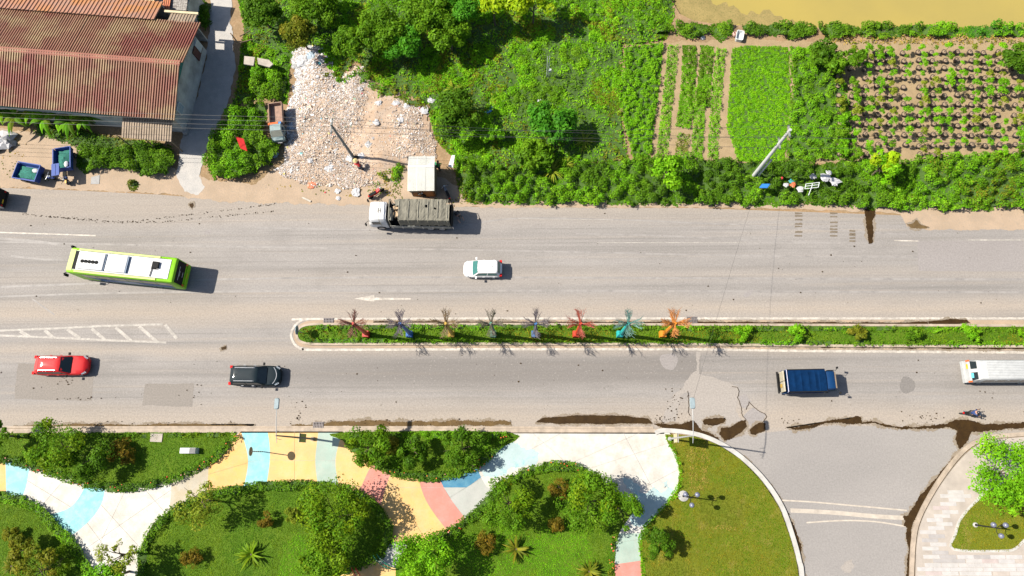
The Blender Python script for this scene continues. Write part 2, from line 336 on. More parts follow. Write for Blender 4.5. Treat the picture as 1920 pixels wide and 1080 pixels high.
# wet stains and puddles
WET = [([(1004, 792), (1020, 783), (1060, 780), (1120, 778), (1170, 780), (1215, 784), (1224, 794), (1130, 795), (1040, 794)], .03, 1),
  ([(1225, 795), (1262, 796), (1285, 792), (1290, 806), (1258, 808), (1240, 802)], .06, 2), ([(1283, 792), (1300, 789), (1318, 806), (1345, 820), (1352, 830), (1330, 822), (1296, 812), (1285, 806)], .06, 3),
  ([(1318, 790), (1330, 784), (1350, 783), (1362, 786), (1360, 792), (1345, 795), (1335, 798), (1320, 796)], .05, 4), ([(1348, 812), (1352, 802), (1370, 800), (1388, 790), (1398, 788), (1400, 800), (1390, 812), (1372, 822), (1358, 826)], .04, 5),
  ([(1404, 806), (1412, 800), (1424, 792), (1434, 794), (1434, 808), (1416, 816), (1408, 814)], .04, 6),
  ([(1476, 803), (1490, 800), (1510, 797), (1540, 793), (1560, 787), (1580, 785), (1600, 783), (1606, 780), (1614, 784), (1616, 792), (1640, 790), (1665, 796), (1690, 802), (1712, 800), (1740, 797), (1772, 796), (1790, 788), (1815, 785), (1830, 792), (1850, 797), (1890, 793), (1930, 792), (2500, 790), (2500, 806), (1930, 803), (1860, 806), (1822, 812), (1812, 830), (1800, 842), (1790, 822), (1794, 808), (1780, 802), (1740, 803), (1700, 806), (1685, 803), (1660, 799), (1640, 795), (1608, 795), (1590, 793), (1560, 793), (1540, 797), (1515, 803), (1490, 806)], .06, 7),
  ([(1802, 842), (1779, 868), (1755, 894), (1738, 915), (1718, 940), (1702, 965), (1694, 985), (1706, 990), (1716, 972), (1732, 948), (1752, 920), (1778, 880), (1810, 848)], .05, 8),
  ([(1692, 968), (1702, 965), (1712, 974), (1708, 1000), (1708, 1040), (1706, 1080), (1700, 1084), (1702, 1030), (1698, 1000), (1703, 985)], .05, 9),
  ([(1475, 968), (1485, 975), (1494, 1000), (1500, 1020), (1506, 1060), (1512, 1090), (1502, 1086), (1492, 1035), (1482, 1000)], .06, 10),
  ([(1352, 830), (1400, 862), (1440, 905), (1470, 952), (1466, 950), (1432, 900), (1390, 858)], .04, 11), ([(1440, 912), (1458, 930), (1480, 968), (1474, 968), (1456, 936)], .05, 12),
  ([(0, 804), (60, 797), (120, 796), (180, 794), (230, 797), (280, 796), (330, 794), (400, 796), (440, 797), (480, 799), (470, 801), (300, 801), (0, 806)], .05, 13),
  ([(545, 798), (590, 795), (640, 790), (690, 788), (760, 791), (850, 789), (960, 790), (960, 797), (800, 799), (640, 799), (560, 801)], .07, 14),
  ([(1622, 392), (1640, 391), (1640, 404), (1636, 414), (1638, 428), (1636, 455), (1630, 457), (1626, 440), (1622, 412)], .05, 15),
  ([(1700, 421), (1712, 418), (1718, 412), (1726, 420), (1742, 426), (1726, 429), (1708, 427)], .04, 16), ([(355, 383), (362, 380), (364, 386), (360, 391), (356, 388)], .03, 17),
  ([(414, 652), (424, 649), (424, 654), (416, 656)], .03, 18), ([(1740, 602), (1780, 599), (1812, 599), (1820, 606), (1780, 608), (1740, 608)], .03, 19), ([(700, 602.5), (900, 603.5), (1300, 603.5), (1700, 605), (1740, 602), (1740, 609), (1300, 608), (700, 607)], .03, 20),
  ([(820, 646), (1000, 645), (1250, 646), (1500, 651), (1920, 655), (2500, 658), (2500, 650), (1500, 648), (1000, 643), (820, 644)], .04, 21)]
for pts, rg, sd in WET:
    _P = GP(pts); rpart('damp_edge', offset_path(_P, -.13 if area2(_P) > 0 else .13, True), .0195 + sd * .00004, M_DAMP, rg + .06, sd + 50, True)
    rpart('wet_stain', pts, .021 + sd * .0005, M_WET if sd not in (13, 14, 16) else soil_mat('ochre_mud_%d' % sd, (.075, .043, .01), (.11, .066, .02), (.045, .026, .006), 1.2), rg, sd)
st = MB(); r_ = random.Random(5)                                   # damp tyre prints across the lane
for x0, ys, w in ((1497, (400, 405, 412, 420, 425, 435, 442), 14), (1563, (400, 406, 417, 424, 430, 435, 442), 14), (1598, (433, 438, 441, 446, 452), 11)):
    for y in ys: st.sheet(ragged(GP([(x0 - w / 2 + r_.uniform(-1, 1), y - 1.3), (x0 + w / 2, y - 1.3), (x0 + w / 2, y + 1.5), (x0 - w / 2, y + 1.5)]), .04, .12, y), .02)
tag(st.build('damp_tyre_print', soil_mat('damp_print', (.12, .095, .065), (.15, .12, .085), (.1, .075, .05), 2.5), road), kind='stuff')
sp = MB()                                                          # spots, pebbles and clods on the carriageway
def blob(x, y, r, z):
    k = r_.randint(5, 8); ph = r_.uniform(0, 6); return [(x + r * r_.uniform(.6, 1.2) * math.cos(ph + 6.283 * i / k), y + r * r_.uniform(.5, 1) * math.sin(ph + 6.283 * i / k)) for i in range(k)]
for i in range(170):
    px, py = r_.uniform(0, 1920), r_.choice((r_.uniform(400, 590), r_.uniform(665, 795)))
    x, y = G(px, py); sp.sheet(blob(x, y, r_.choice((.03, .04, .05, .09)), 0), .034)
for cx, cy, sx, sy, k in ((1265, 755, 16, 22, 30), (1245, 785, 22, 8, 30), (560, 760, 10, 12, 8), (558, 782, 6, 10, 10), (200, 795, 130, 5, 40), (700, 790, 200, 4, 30), (1480, 790, 12, 10, 14), (1740, 785, 40, 10, 30), (1840, 738, 25, 10, 7), (120, 715, 20, 6, 12), (150, 748, 40, 2, 14), (360, 735, 25, 20, 12)):
    for _ in range(k):
        x, y = G(r_.gauss(cx, sx * .6), r_.gauss(cy, sy * .6)); sp.sheet(blob(x, y, r_.uniform(.02, .085), 0), .034)
for i in range(260):                                               # dripping trail curving across the upper lane
    t = r_.random(); x = 40 + 480 * t; y = (400 + 20 * math.sin(min(1, t * 1.9) * 1.57)) - max(0, t - .35) * 58 if i % 2 else (402 + 16 * math.sin(min(1, t * 1.6) * 1.57)) - max(0, t - .5) * 45
    gx, gy = G(x, y + r_.gauss(0, .9)); sp.sheet(blob(gx, gy, r_.uniform(.025, .07), 0), .034)
tag(sp.build('spots_and_clods', M_WET, road), kind='stuff')
crk = MB()
for path in ([(1386, 735), (1384, 745), (1388, 756), (1390, 765), (1392, 778), (1398, 790)], [(1290, 733), (1292, 750), (1291, 772), (1294, 780)], [(1398, 768), (1404, 752), (1412, 762), (1426, 772), (1436, 780), (1428, 796)], [(1372, 724), (1384, 726), (1386, 735)]):
    crk.strip(ragged(GP(path), .08, .15, 9, False) + [G(*path[-1])], .05, .036)
for path in ([(1465, 938), (1520, 941), (1600, 948), (1700, 957)], [(1512, 980), (1580, 976), (1640, 978), (1698, 987)]): crk.strip(GP(smooth(path)), .12, .02, 1)
crk.strip(GP(smooth([(1482, 957), (1560, 961), (1640, 968), (1694, 971)])), .35, .02, 1)
tag(crk.build('crack', [M_WET, mat('pale_filler', (.42, .37, .31), .9, var=.3, scale=1.5, kind='world')], road), kind='stuff')
_tm = paint_mat('tyre_mark', (.17, .157, .147), (.245, .227, .212), .36, .56, 1.1)
for k, (path, w) in enumerate((([(-60, 452), (200, 458), (480, 463), (960, 470), (1440, 480), (1920, 482), (2300, 483)], .16), ([(480, 427), (800, 430), (960, 410), (1160, 412), (1300, 418), (1440, 424), (1700, 440)], .14), ([(1080, 438), (1240, 442), (1440, 452), (1560, 455)], .14), ([(0, 447), (60, 452), (110, 458)], .25), ([(20, 480), (80, 486), (120, 487)], .2), ([(60, 560), (85, 578), (102, 590)], .12), ([(0, 538), (400, 524), (800, 520), (1400, 522), (1920, 524)], .2), ([(0, 556), (300, 548), (900, 545), (1920, 548)], .18))):
    MB().strip(GP(smooth(path, False, 8)), w, .0012 + .0001 * k).build('tyre_track', _tm, road)
# kerbs
def skerb(name, path, w, z1, m, closed=False, z0=-.02): return tag(MB().kerb(path, w, z0, z1, 0, closed).build(name, m), kind='structure')
skerb('kerb', GP([(-600, 808), (0, 808), (600, 807), (1245, 809)]), .42, .13, M_KERB)
skerb('gutter_edge', GP([(-600, 801), (0, 801), (600, 800.5), (1225, 802)]), .16, .04, M_KERB)
skerb('curved_kerb', GP(smooth([(1228, 812)] + kerb_s)), .38, .2, M_KERBW)
skerb('curved_kerb', GP(smooth([(1702, 1300), (1708, 1080), (1712, 1010), (1722, 970), (1748, 920), (1778, 876), (1806, 844), (1830, 828), (1860, 819), (1920, 814)])), .35, .16, M_KERB)
med = [(600, 608), (580, 609), (566, 613), (559, 620), (557, 628), (560, 637), (567, 642), (580, 645), (600, 646)]
MED = GP(smooth(med, False, 4) + [(900, 645), (1300, 646), (1600, 649), (1920, 650), (2500, 652), (2500, 612), (1920, 611), (1300, 609), (900, 608)])
skerb('median_kerb', MED, .22, .18, M_KERB, True)
for name, (x, y) in (('drain_grate', (616, 602)), ('drain_grate', (597, 797)), ('drain_grate', (1297, 600))):
    g = MB(); gx, gy = G(x, y)
    for i in range(7): g.box((gx - .42 + .14 * i, gy, .06), (.06, .5, .06))
    for s in (-.26, 0, .26): g.box((gx, gy + s, .055), (.98, .06, .06))
    tag(g.build(name, M_GRATE), {616: 'iron drain grate at the rounded nose of the median', 597: 'iron drain grate in the park side kerb', 1297: 'iron drain grate beside the orange metal tree'}[x], 'drain grate', 'drain grates')

# ------------------------------------------------------------------ painted plaza with planting beds
def pmat(name, col, wear=(.6, .58, .53), lo=.55, hi=.8): return paint_mat(name, col, wear, lo - .08, hi - .14, 1.1)
P_WHITE = pmat('white_painted_concrete', (.465, .45, .415), (.385, .355, .305), .5, .8); P_ORANGE = pmat('apricot_painted_concrete', (.56, .30, .07), (.5, .32, .13), .45, .8); P_YELL = pmat('yellow_painted_concrete', (.56, .325, .095), (.5, .34, .15), .45, .8)
P_CYAN = pmat('cyan_painted_concrete', (.14, .40, .43), (.27, .42, .43), .5, .8); P_PALE = pmat('pale_cyan_painted_concrete', (0.251, 0.343, 0.29), (0.297, 0.343, 0.29), .5, .8); P_TAN = pmat('tan_concrete', (0.33, 0.277, 0.185), (0.363, 0.33, 0.264), .5, .8)
P_PINK = pmat('pink_painted_concrete', (0.475, 0.158, 0.119), (0.396, 0.198, 0.165), .5, .8); P_BLUE = pmat('blue_painted_concrete', (0.0132, 0.132, 0.238), (0.066, 0.198, 0.277), .5, .8); P_GREY = pmat('grey_painted_concrete', (0.29, 0.304, 0.277), (0.33, 0.33, 0.31), .45, .8); P_FADE = pmat('faded_cyan_paint', (.17, .36, .39), (.31, .40, .40), .42, .6)
plaza = MB().prism(GP([(-600, 811), (0, 811), (1255, 811), (1300, 900), (1240, 1000), (1240, 1400), (-600, 1400)]), -.02, .10).build('plaza', M_CONC); tag(plaza, kind='structure')
b = [[(10, 858), (11, 900), (12, 945)], [(55, 878), (48, 915), (33, 950)], [(160, 905), (157, 917), (143, 940), (125, 955), (95, 964), (60, 968)], [(198, 908), (196, 922), (190, 945), (172, 972), (140, 1000), (110, 1012)],
     [(320, 895), (321, 925), (316, 965)], [(390, 860), (391, 880), (387, 935)], [(452, 809), (460, 835), (465, 862), (462, 890), (455, 918)], [(502, 809), (506, 840), (505, 875), (498, 918)], [(597, 809), (593, 840), (591, 870), (597, 918)],
     [(642, 809), (631, 850), (630, 880), (638, 925)], [(702, 860), (685, 895), (670, 930)], [(735, 880), (723, 915), (713, 950)], [(782, 890), (795, 930), (812, 960), (838, 994)], [(818, 884), (832, 914), (848, 940), (874, 974)]]
b = [smooth(q, False, 4) for q in b]
SEG = [([(-600, 850), (0, 855)] + b[0] + [(0, 945), (-600, 945)], P_ORANGE), (b[0] + b[1][::-1], P_CYAN), (b[1] + b[2][::-1], P_WHITE), (b[2] + b[3][::-1], P_CYAN), (b[3] + [(90, 1020), (90, 1300), (310, 1300), (300, 1000)] + b[4][::-1], P_WHITE),
  (b[4] + b[5][::-1], P_TAN), (b[5] + b[6][::-1], P_ORANGE), (b[6] + b[7][::-1], P_CYAN), (b[7] + b[8][::-1], P_YELL), (b[8] + b[9][::-1], P_PALE), (b[9] + b[10][::-1], P_YELL), (b[10] + b[11][::-1], P_PINK),
  (b[11] + [(690, 1012), (780, 1019)] + b[12][::-1], P_YELL), (b[12] + b[13][::-1], P_PINK), ([(690, 1012), (780, 1019), (762, 1072), (685, 1046)], P_GREY), ([(560, 1300), (590, 1030), (685, 1046), (762, 1072), (770, 1300)], P_YELL),
  ([(818, 884), (890, 866), (902, 895), (875, 914), (832, 914)], P_BLUE), ([(832, 914), (875, 914), (902, 895), (912, 912), (960, 940), (930, 1000), (874, 974), (848, 940)], P_GREY),
  ([(890, 866), (940, 811), (1255, 811), (1300, 870), (1290, 940), (1215, 1000), (1140, 1000), (960, 940), (912, 912), (902, 895)], P_WHITE), ([(1140, 1000), (1215, 1000), (1210, 1050), (1140, 1060)], P_PALE), ([(1140, 1060), (1210, 1050), (1215, 1300), (1130, 1300)], P_PINK)]
CUTS = {2: [((60, 905), (150, 960)), ((100, 925), (130, 890))], 4: [((190, 945), (240, 1000)), ((236, 920), (205, 985)), ((160, 1030), (320, 920)), ((165, 980), (195, 1020)), ((280, 925), (310, 960))], 6: [((390, 890), (465, 868))], 7: [((455, 866), (510, 862))], 8: [((553, 805), (553, 920)), ((500, 862), (595, 864))], 9: [((585, 862), (640, 864))],
        10: [((620, 908), (700, 914))], 12: [((700, 914), (800, 914)), ((760, 950), (785, 990))], 13: [((780, 914), (850, 914))], 17: [((840, 935), (905, 895))],
        18: [((890, 900), (1010, 835)), ((1010, 822), (1065, 870)), ((1090, 860), (1180, 820)), ((1170, 815), (1215, 900)), ((1215, 910), (1262, 885)), ((1100, 880), (1240, 835)), ((930, 870), (950, 900))], 19: [((1150, 1018), (1205, 1010))], 16: [((830, 914), (905, 914))]}
for i, (pts, m) in enumerate(SEG):
    polys = [GP(pts, .13)]
    for p, q in CUTS.get(i, []): polys = split(polys, G(*p), G(*q), .02)
    for P in polys: MB().prism(P, .1, .13).build('painted_slab', m, plaza)
for k, (pts, sd) in enumerate((([(886, 874), (905, 845), (925, 848), (945, 825), (960, 828), (985, 838), (1010, 850), (1000, 875), (960, 878), (930, 895), (905, 893)], 1), ([(1165, 898), (1180, 900), (1195, 908), (1198, 922), (1225, 915), (1240, 922), (1262, 918), (1255, 935), (1215, 985), (1185, 990), (1180, 950), (1190, 935), (1175, 915)], 2), ([(1240, 905), (1250, 900), (1252, 912), (1243, 916)], 3))):
    MB().sheet(ragged(GP(pts, .13), .22, .15, sd), .134).build('paint_stain', P_FADE, plaza)
BEDS = {'A': [(-600, 812), (0, 812), (445, 811), (432, 828), (404, 858), (352, 889), (300, 907), (240, 917), (180, 915), (120, 894), (60, 874), (20, 867), (0, 862), (-600, 862)],
  'B': [(-600, 926), (0, 928), (35, 933), (70, 950), (108, 985), (140, 1020), (168, 1066), (180, 1300), (-600, 1300)],
  'C': [(250, 1300), (258, 1060), (264, 1025), (285, 985), (330, 948), (400, 920), (470, 909), (550, 905), (620, 908), (680, 925), (715, 950), (733, 985), (734, 1015), (718, 1042), (690, 1058), (640, 1078), (600, 1100), (580, 1300)],
  'D': [(640, 811), (957, 811), (932, 845), (907, 869), (880, 885), (840, 895), (800, 899), (760, 895), (722, 884), (690, 864), (660, 842), (643, 826)],
  'E': [(737, 1300), (742, 1060), (760, 1028), (800, 1010), (850, 990), (880, 965), (906, 940), (938, 906), (980, 884), (1020, 871), (1060, 868), (1092, 876), (1122, 900), (1150, 920), (1178, 940), (1186, 962), (1165, 992), (1154, 1015), (1152, 1090), (1150, 1300)],
  'F': [(1247, 814), (1300, 817), (1345, 833), (1388, 861), (1429, 903), (1461, 952), (1481, 1006), (1493, 1050), (1499, 1090), (1508, 1300), (1210, 1300), (1204, 1080), (1199, 1020), (1212, 985), (1248, 948), (1270, 917), (1275, 885), (1267, 852), (1252, 830)],
  'G': [(1788, 1030), (1792, 1000), (1800, 975), (1815, 955), (1832, 938), (1860, 915), (1930, 895), (1960, 1000), (1925, 1010), (1905, 1028), (1880, 1033)]}
BW = {k: GP(smooth(v, True, 4) if k in 'DG' else v, .16) for k, v in BEDS.items()}
def lawn_mat(name, a, b2, c, lo=.45, hi=.65):
    m, nt, p = new_mat(name); v = coords(nt); col = mixc(nt, ramp(nt, noise(nt, v, .35, 5, .6), lo - .05, hi + .02), a, b2); col = mixc(nt, ramp(nt, noise(nt, v, .8, 6, .7), .52, .7), col, c)
    n2 = noise(nt, v, 12, 4, .8); col = mixc(nt, ramp(nt, n2, .4, .62, 0, .45), col, tuple(x * .4 for x in a)); nt.links.new(col, p.inputs['Base Color']); p.inputs['Roughness'].default_value = .9; p.inputs['Specular IOR Level'].default_value = .1; bump(nt, p, n2, .8, .05); return m
M_LAWN = lawn_mat('lawn_turf', (.065, .13, .008), (.10, .16, .012), (.04, .09, .006)); M_LAWNY = lawn_mat('dry_lawn_turf', (.13, .145, .012), (.10, .135, .010), (.2, .17, .035), .42, .66)
bed_obj = {}
for k, P in BW.items(): bed_obj[k] = tag(MB().prism(P, -.02, .15).build('lawn', M_LAWNY if k in 'FG' else M_LAWN), kind='structure')
# east sidewalk with long pavers
SW = GP(smooth([(1713, 1300), (1716, 1080), (1719, 1012), (1729, 972), (1755, 922), (1785, 879), (1812, 849), (1836, 832), (1862, 824), (1920, 819)])) + GP([(2500, 819), (2500, 1300)])
sidewalk = MB().prism(SW, -.02, .12).build('sidewalk', mat('sidewalk_concrete', (.36, .315, .27), .85, var=.25, scale=.8, kind='world')); tag(sidewalk, kind='structure')
M_PV = [mat('paver_%s' % n, c, .8, var=.2, scale=2, kind='world') for n, c in (('pale', (.4, .38, .36)), ('white', (0.408, 0.388, 0.374)), ('pink', (.38, .32, .30)), ('grey', (0.32, 0.299, 0.286)), ('cream', (0.381, 0.333, 0.292)))]
pl, pw = 1.36, .325; pv_mesh = [MB().box((0, 0, .0), (pl - .02, pw - .02, .03)).mesh('paver', m) for m in M_PV]
ox, oy = G(1700, 1090); G2 = offset_path(BW['G'], .25 if area2(BW['G']) < 0 else -.25, True); rr = random.Random(3)
for j in range(int((G(1800, 922)[1] - oy) / pw) + 1):
    for i in range(12):
        x, y = ox + (i + .5 * (j % 2) + .1 * rr.random()) * pl - .5, oy + j * pw
        cs = np.array([(x - pl / 2, y - pw / 2), (x + pl / 2, y - pw / 2), (x + pl / 2, y + pw / 2), (x - pl / 2, y + pw / 2), (x, y)])
        if not inside(SW, cs[:, 0], cs[:, 1]).all() or inside(G2, cs[:, 0], cs[:, 1]).any(): continue
        o = link('paver', rr.choices(pv_mesh, (5, 5, .7, 1.4, 1.2))[0], sidewalk); o.location = (x, y, .122 + rr.uniform(0, .004))
skerb('bed_edging', BW['G'], .2, .17, M_KERBW, True, .0)
# pond
M_WATER, _t, _p = new_mat('muddy_water'); _v = coords(_t); _t.links.new(mixc(_t, ramp(_t, noise(_t, _v, .12, 4), .35, .65), (.30, .235, .062), (.27, .215, .062)), _p.inputs['Base Color']); _p.inputs['Roughness'].default_value = .25; _p.inputs['Specular IOR Level'].default_value = .3; bump(_t, _p, noise(_t, _v, 3, 3), .08, .02)
pond = MB().sheet([(G(1240, 70)[0], G(1240, 70)[1]), (140, G(1920, 70)[1]), (140, 130), (G(1240, 70)[0], 130)], -.3).build('pond_water', M_WATER); tag(pond, kind='structure')
tag(MB().sheet(ragged(GP([(1255, -20), (1310, -15), (1345, 5), (1372, 12), (1378, 20), (1430, 24), (1480, 34), (1500, 44), (1440, 52), (1300, 50), (1262, 30)], -.3), .5, .3, 4), -.29).build('pond_shallows', soil_mat('pond_algae', (.19, .145, .045), (.24, .18, .06), (.09, .095, .02), .7)), kind='structure')
# ------------------------------------------------------------------ vegetation
M_LEAF = leaf_mat('leaf'); M_UNDER = mat('dark_undergrowth', (.045, .10, .007), .95, var=.5, scale=2, kind='world'); M_BARK = mat('bark', (.12, .085, .055), .9, var=.5, scale=6, bmp=.4)  # undergrowth: dark green sheet that hides the soil between the leaves
M_TURFB = MATS.get('x') or M_LAWN
def leaf_quads(P, Nn, size, cols, rng, aspect=.5):
    n = len(P); Nn = Nn / (np.linalg.norm(Nn, axis=1, keepdims=True) + 1e-9)
    t = rng.normal(size=(n, 3)); t -= (t * Nn).sum(1, keepdims=True) * Nn; t /= np.linalg.norm(t, axis=1, keepdims=True) + 1e-9
    bt = np.cross(Nn, t); s = np.broadcast_to(np.asarray(size, float).reshape(-1, 1), (n, 1)) * rng.uniform(.7, 1.3, (n, 1))
    a = np.broadcast_to(np.asarray(aspect, float).reshape(-1, 1), (n, 1))
    V = np.stack([P - t * s, P + bt * s * a, P + t * s, P - bt * s * a], 1).reshape(-1, 3)
    return V, np.repeat(cols, 4, axis=0)
def fast_mesh(name, V, C, mats, quads=None, extra=None):
    """quads: leaves are consecutive groups of four vertices; extra = (verts, faces(list of quads)) of an undergrowth sheet, material slot 1"""
    nv = len(V); nq = nv // 4; idx = np.arange(nv, dtype=np.int32); mi = np.zeros(nq, np.int32)
    if extra is not None:
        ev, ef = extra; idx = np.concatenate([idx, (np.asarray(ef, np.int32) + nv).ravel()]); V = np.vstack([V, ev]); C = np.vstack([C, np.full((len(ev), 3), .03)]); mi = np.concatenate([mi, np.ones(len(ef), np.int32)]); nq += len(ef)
    me = bpy.data.meshes.new(name); me.vertices.add(len(V)); me.vertices.foreach_set('co', np.asarray(V, np.float32).ravel())
    me.loops.add(len(idx)); me.loops.foreach_set('vertex_index', idx); me.polygons.add(nq); me.polygons.foreach_set('loop_start', np.arange(nq, dtype=np.int32) * 4)
    for m in mats: me.materials.append(m)
    me.polygons.foreach_set('material_index', mi)
    at = me.attributes.new('leaf', 'FLOAT_COLOR', 'POINT'); at.data.foreach_set('color', np.concatenate([C, np.ones((len(C), 1))], 1).astype(np.float32).ravel())
    me.update(calc_edges=True); me.validate(); return me
PAL = {  # leaf base colours, dark to light
 'mid': [(.024, .068, .006), (.042, .112, .010), (.070, .158, .014)], 'dark': [(.017, .050, .006), (.029, .080, .009), (.048, .118, .013)], 'bright': [(.035, .120, .006), (.060, .180, .010), (.095, .230, .016)],
 'lime': [(.085, .170, .006), (.120, .215, .010), (.170, .255, .016)], 'olive': [(.035, .060, .010), (.065, .090, .014), (.110, .120, .025)], 'emer': [(.014, .070, .010), (.026, .115, .014), (.046, .160, .020)],
 'grass': [(.032, .080, .005), (.055, .115, .007), (.090, .150, .010)], 'dry': [(.065, .09, .010), (.10, .115, .014), (.17, .145, .035)], 'rust': [(.04, .045, .010), (.065, .06, .012), (.10, .075, .02)], 'straw': [(.13, .115, .06), (.20, .17, .10), (.10, .10, .035)],
 'field': [(.040, .150, .005), (.070, .210, .008), (.110, .260, .014)], 'pale': [(.05, .09, .015), (.085, .13, .022), (.13, .17, .04)]}
def pal_cols(name, f, rng, jit=.18):
    p = np.array(PAL[name]); f = np.clip(f, 0, 1) * 2; i = np.minimum(f.astype(int), 1); t = (f - i)[:, None]
    return np.array([1.75, 1.5, .6]) * (p[i] * (1 - t) + p[i + 1] * t) * rng.uniform(1 - jit, 1 + jit, (len(f), 1)) * rng.uniform(.93, 1.07, (len(f), 3))
def vnoise(X, Y, s, seed):
    r = np.random.default_rng(seed); g = r.random((64, 64)); x, y = X / s + 100, Y / s + 100; i, j = np.floor(x).astype(int), np.floor(y).astype(int); fx, fy = x - i, y - j; fx = fx * fx * (3 - 2 * fx); fy = fy * fy * (3 - 2 * fy)
    a = lambda p, q: g[p % 64, q % 64]
    return (a(i, j) * (1 - fx) + a(i + 1, j) * fx) * (1 - fy) + (a(i, j + 1) * (1 - fx) + a(i + 1, j + 1) * fx) * fy
def cover(name, label, polys, dens, size, pals, domes=(.5, 1.2, .4, 1.0, .9), excl=(), seed=1, z0=0.0, base=True, kind='stuff', parent=None, cat=None, edge=.0, aspect=.5, patch=6.0, lean=.7, thin=0.0):
    """a carpet of leaves over a lumpy surface: domes = (rmin, rmax, hmin, hmax, domes per m2)"""
    rng = np.random.default_rng(seed); W = [np.array(p) for p in polys]; lo = np.min([p.min(0) for p in W], 0) - .3; hi = np.max([p.max(0) for p in W], 0) + .3
    res = .12; nx, ny = int((hi[0] - lo[0]) / res) + 2, int((hi[1] - lo[1]) / res) + 2
    gx, gy = np.meshgrid(lo[0] + np.arange(nx) * res, lo[1] + np.arange(ny) * res, indexing='ij')
    mask = np.zeros((nx, ny), bool)
    for p in polys: mask |= inside(p, gx, gy)
    for p in excl: mask &= ~inside(p, gx, gy)
    Hh = np.zeros((nx, ny)); T = np.zeros((nx, ny)); rmin, rmax, hmin, hmax, dd = domes; cells = np.argwhere(mask)
    if len(cells) == 0: return None
    k = int(len(cells) * res * res * dd)
    for c in cells[rng.integers(0, len(cells), k)]:
        r = rng.uniform(rmin, rmax); h = rng.uniform(hmin, hmax); m = int(r / res) + 1; i0, i1, j0, j1 = max(0, c[0] - m), min(nx, c[0] + m + 1), max(0, c[1] - m), min(ny, c[1] + m + 1)
        q = 1 - ((gx[i0:i1, j0:j1] - gx[c[0], c[1]]) ** 2 + (gy[i0:i1, j0:j1] - gy[c[0], c[1]]) ** 2) / (r * r); d = h * np.sqrt(np.maximum(q, 0)); w = d > Hh[i0:i1, j0:j1]
        Hh[i0:i1, j0:j1][w] = d[w]; T[i0:i1, j0:j1][w] = rng.random()
    nl = int(len(cells) * res * res * dens); pick = cells[rng.integers(0, len(cells), nl)]; off = rng.uniform(-.5, .5, (nl, 2)) * res
    x = gx[pick[:, 0], pick[:, 1]] + off[:, 0]; y = gy[pick[:, 0], pick[:, 1]] + off[:, 1]
    gxh, gyh = np.gradient(Hh, res); h = Hh[pick[:, 0], pick[:, 1]]; tt = T[pick[:, 0], pick[:, 1]]
    keep = rng.random(nl) > thin * (vnoise(x, y, 2.5, seed + 5) > .55)
    nrm = np.stack([-gxh[pick[:, 0], pick[:, 1]] * lean, -gyh[pick[:, 0], pick[:, 1]] * lean, np.ones(nl)], 1); nrm = np.clip(nrm, -2.5, 2.5) + rng.normal(size=(nl, 3)) * .45
    z = z0 + h * rng.uniform(.72, 1.06, nl) + .03
    pn = vnoise(x, y, patch, seed) * .7 + vnoise(x, y, patch / 3, seed + 9) * .3 + rng.normal(size=nl) * .05; pn = (pn - pn.min()) / (np.ptp(pn) + 1e-9); kk = np.clip(((pn - .22) / .56 * len(pals)).astype(int), 0, len(pals) - 1)
    f = .15 + .45 * tt + .4 * rng.random(nl); cols = np.zeros((nl, 3))
    for q, pname in enumerate(pals):
        s = kk == q
        if s.any(): cols[s] = pal_cols(pname, f[s], rng)
    P = np.stack([x, y, z], 1)[keep]; V, C = leaf_quads(P, nrm[keep], size, cols[keep], rng, aspect)
    extra = None
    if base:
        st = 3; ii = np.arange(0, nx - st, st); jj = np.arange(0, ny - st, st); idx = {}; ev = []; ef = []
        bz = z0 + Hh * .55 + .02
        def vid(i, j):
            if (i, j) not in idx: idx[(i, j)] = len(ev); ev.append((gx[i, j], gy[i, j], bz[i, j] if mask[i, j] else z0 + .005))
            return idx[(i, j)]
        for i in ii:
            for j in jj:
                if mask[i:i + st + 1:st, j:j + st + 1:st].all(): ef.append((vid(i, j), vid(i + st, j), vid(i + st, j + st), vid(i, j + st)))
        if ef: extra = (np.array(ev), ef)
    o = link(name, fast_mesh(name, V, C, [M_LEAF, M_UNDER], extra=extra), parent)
    if kind: o['kind'] = kind
    return tag(o, label, cat)
def crown_arrays(rng, R, lobes, per, lr, size, pal, droop=0.0, aspect=.5, hollow=.55, tone=None):
    Ps, Ns, Cs, Ss = [], [], [], []
    for _ in range(lobes):
        d = rng.normal(size=3); d[2] = abs(d[2]) * .9 - .25; d /= np.linalg.norm(d); q = rng.uniform(.25, 1.2) ** .6; c = d * np.array(R) * q * .82; r = lr * rng.uniform(.5, 1.35) * (1.25 - .35 * q); ls = rng.uniform(.75, 1.35)
        n = int(per * rng.uniform(.45, 1.35) * min(1.2, (r / lr) ** 1.5)) + 8; Ss.append(np.full(n, size * ls)); v = rng.normal(size=(n, 3)); v /= np.linalg.norm(v, axis=1, keepdims=True); v[:, 2] = np.where(v[:, 2] < -.3, -v[:, 2] * .6, v[:, 2])
        p = c + v * r * rng.uniform(hollow, 1.05, (n, 1)) * np.array([1, 1, .8]); Ps.append(p); Ns.append(v + rng.normal(size=(n, 3)) * .45 + np.array([0, 0, .35 - droop])); f = rng.uniform(.1, .65) + rng.random(n) * .35; Cs.append(pal_cols(pal if tone is None or rng.random() > .3 else tone, f, rng))
    P, Nn, Cc = np.concatenate(Ps), np.concatenate(Ns), np.concatenate(Cs); return leaf_quads(P, Nn, np.concatenate(Ss), Cc, rng, aspect)
def crown_mesh(name, seed, *a, **k):
    V, C = crown_arrays(np.random.default_rng(seed), *a, **k); return fast_mesh(name, V, C, [M_LEAF])
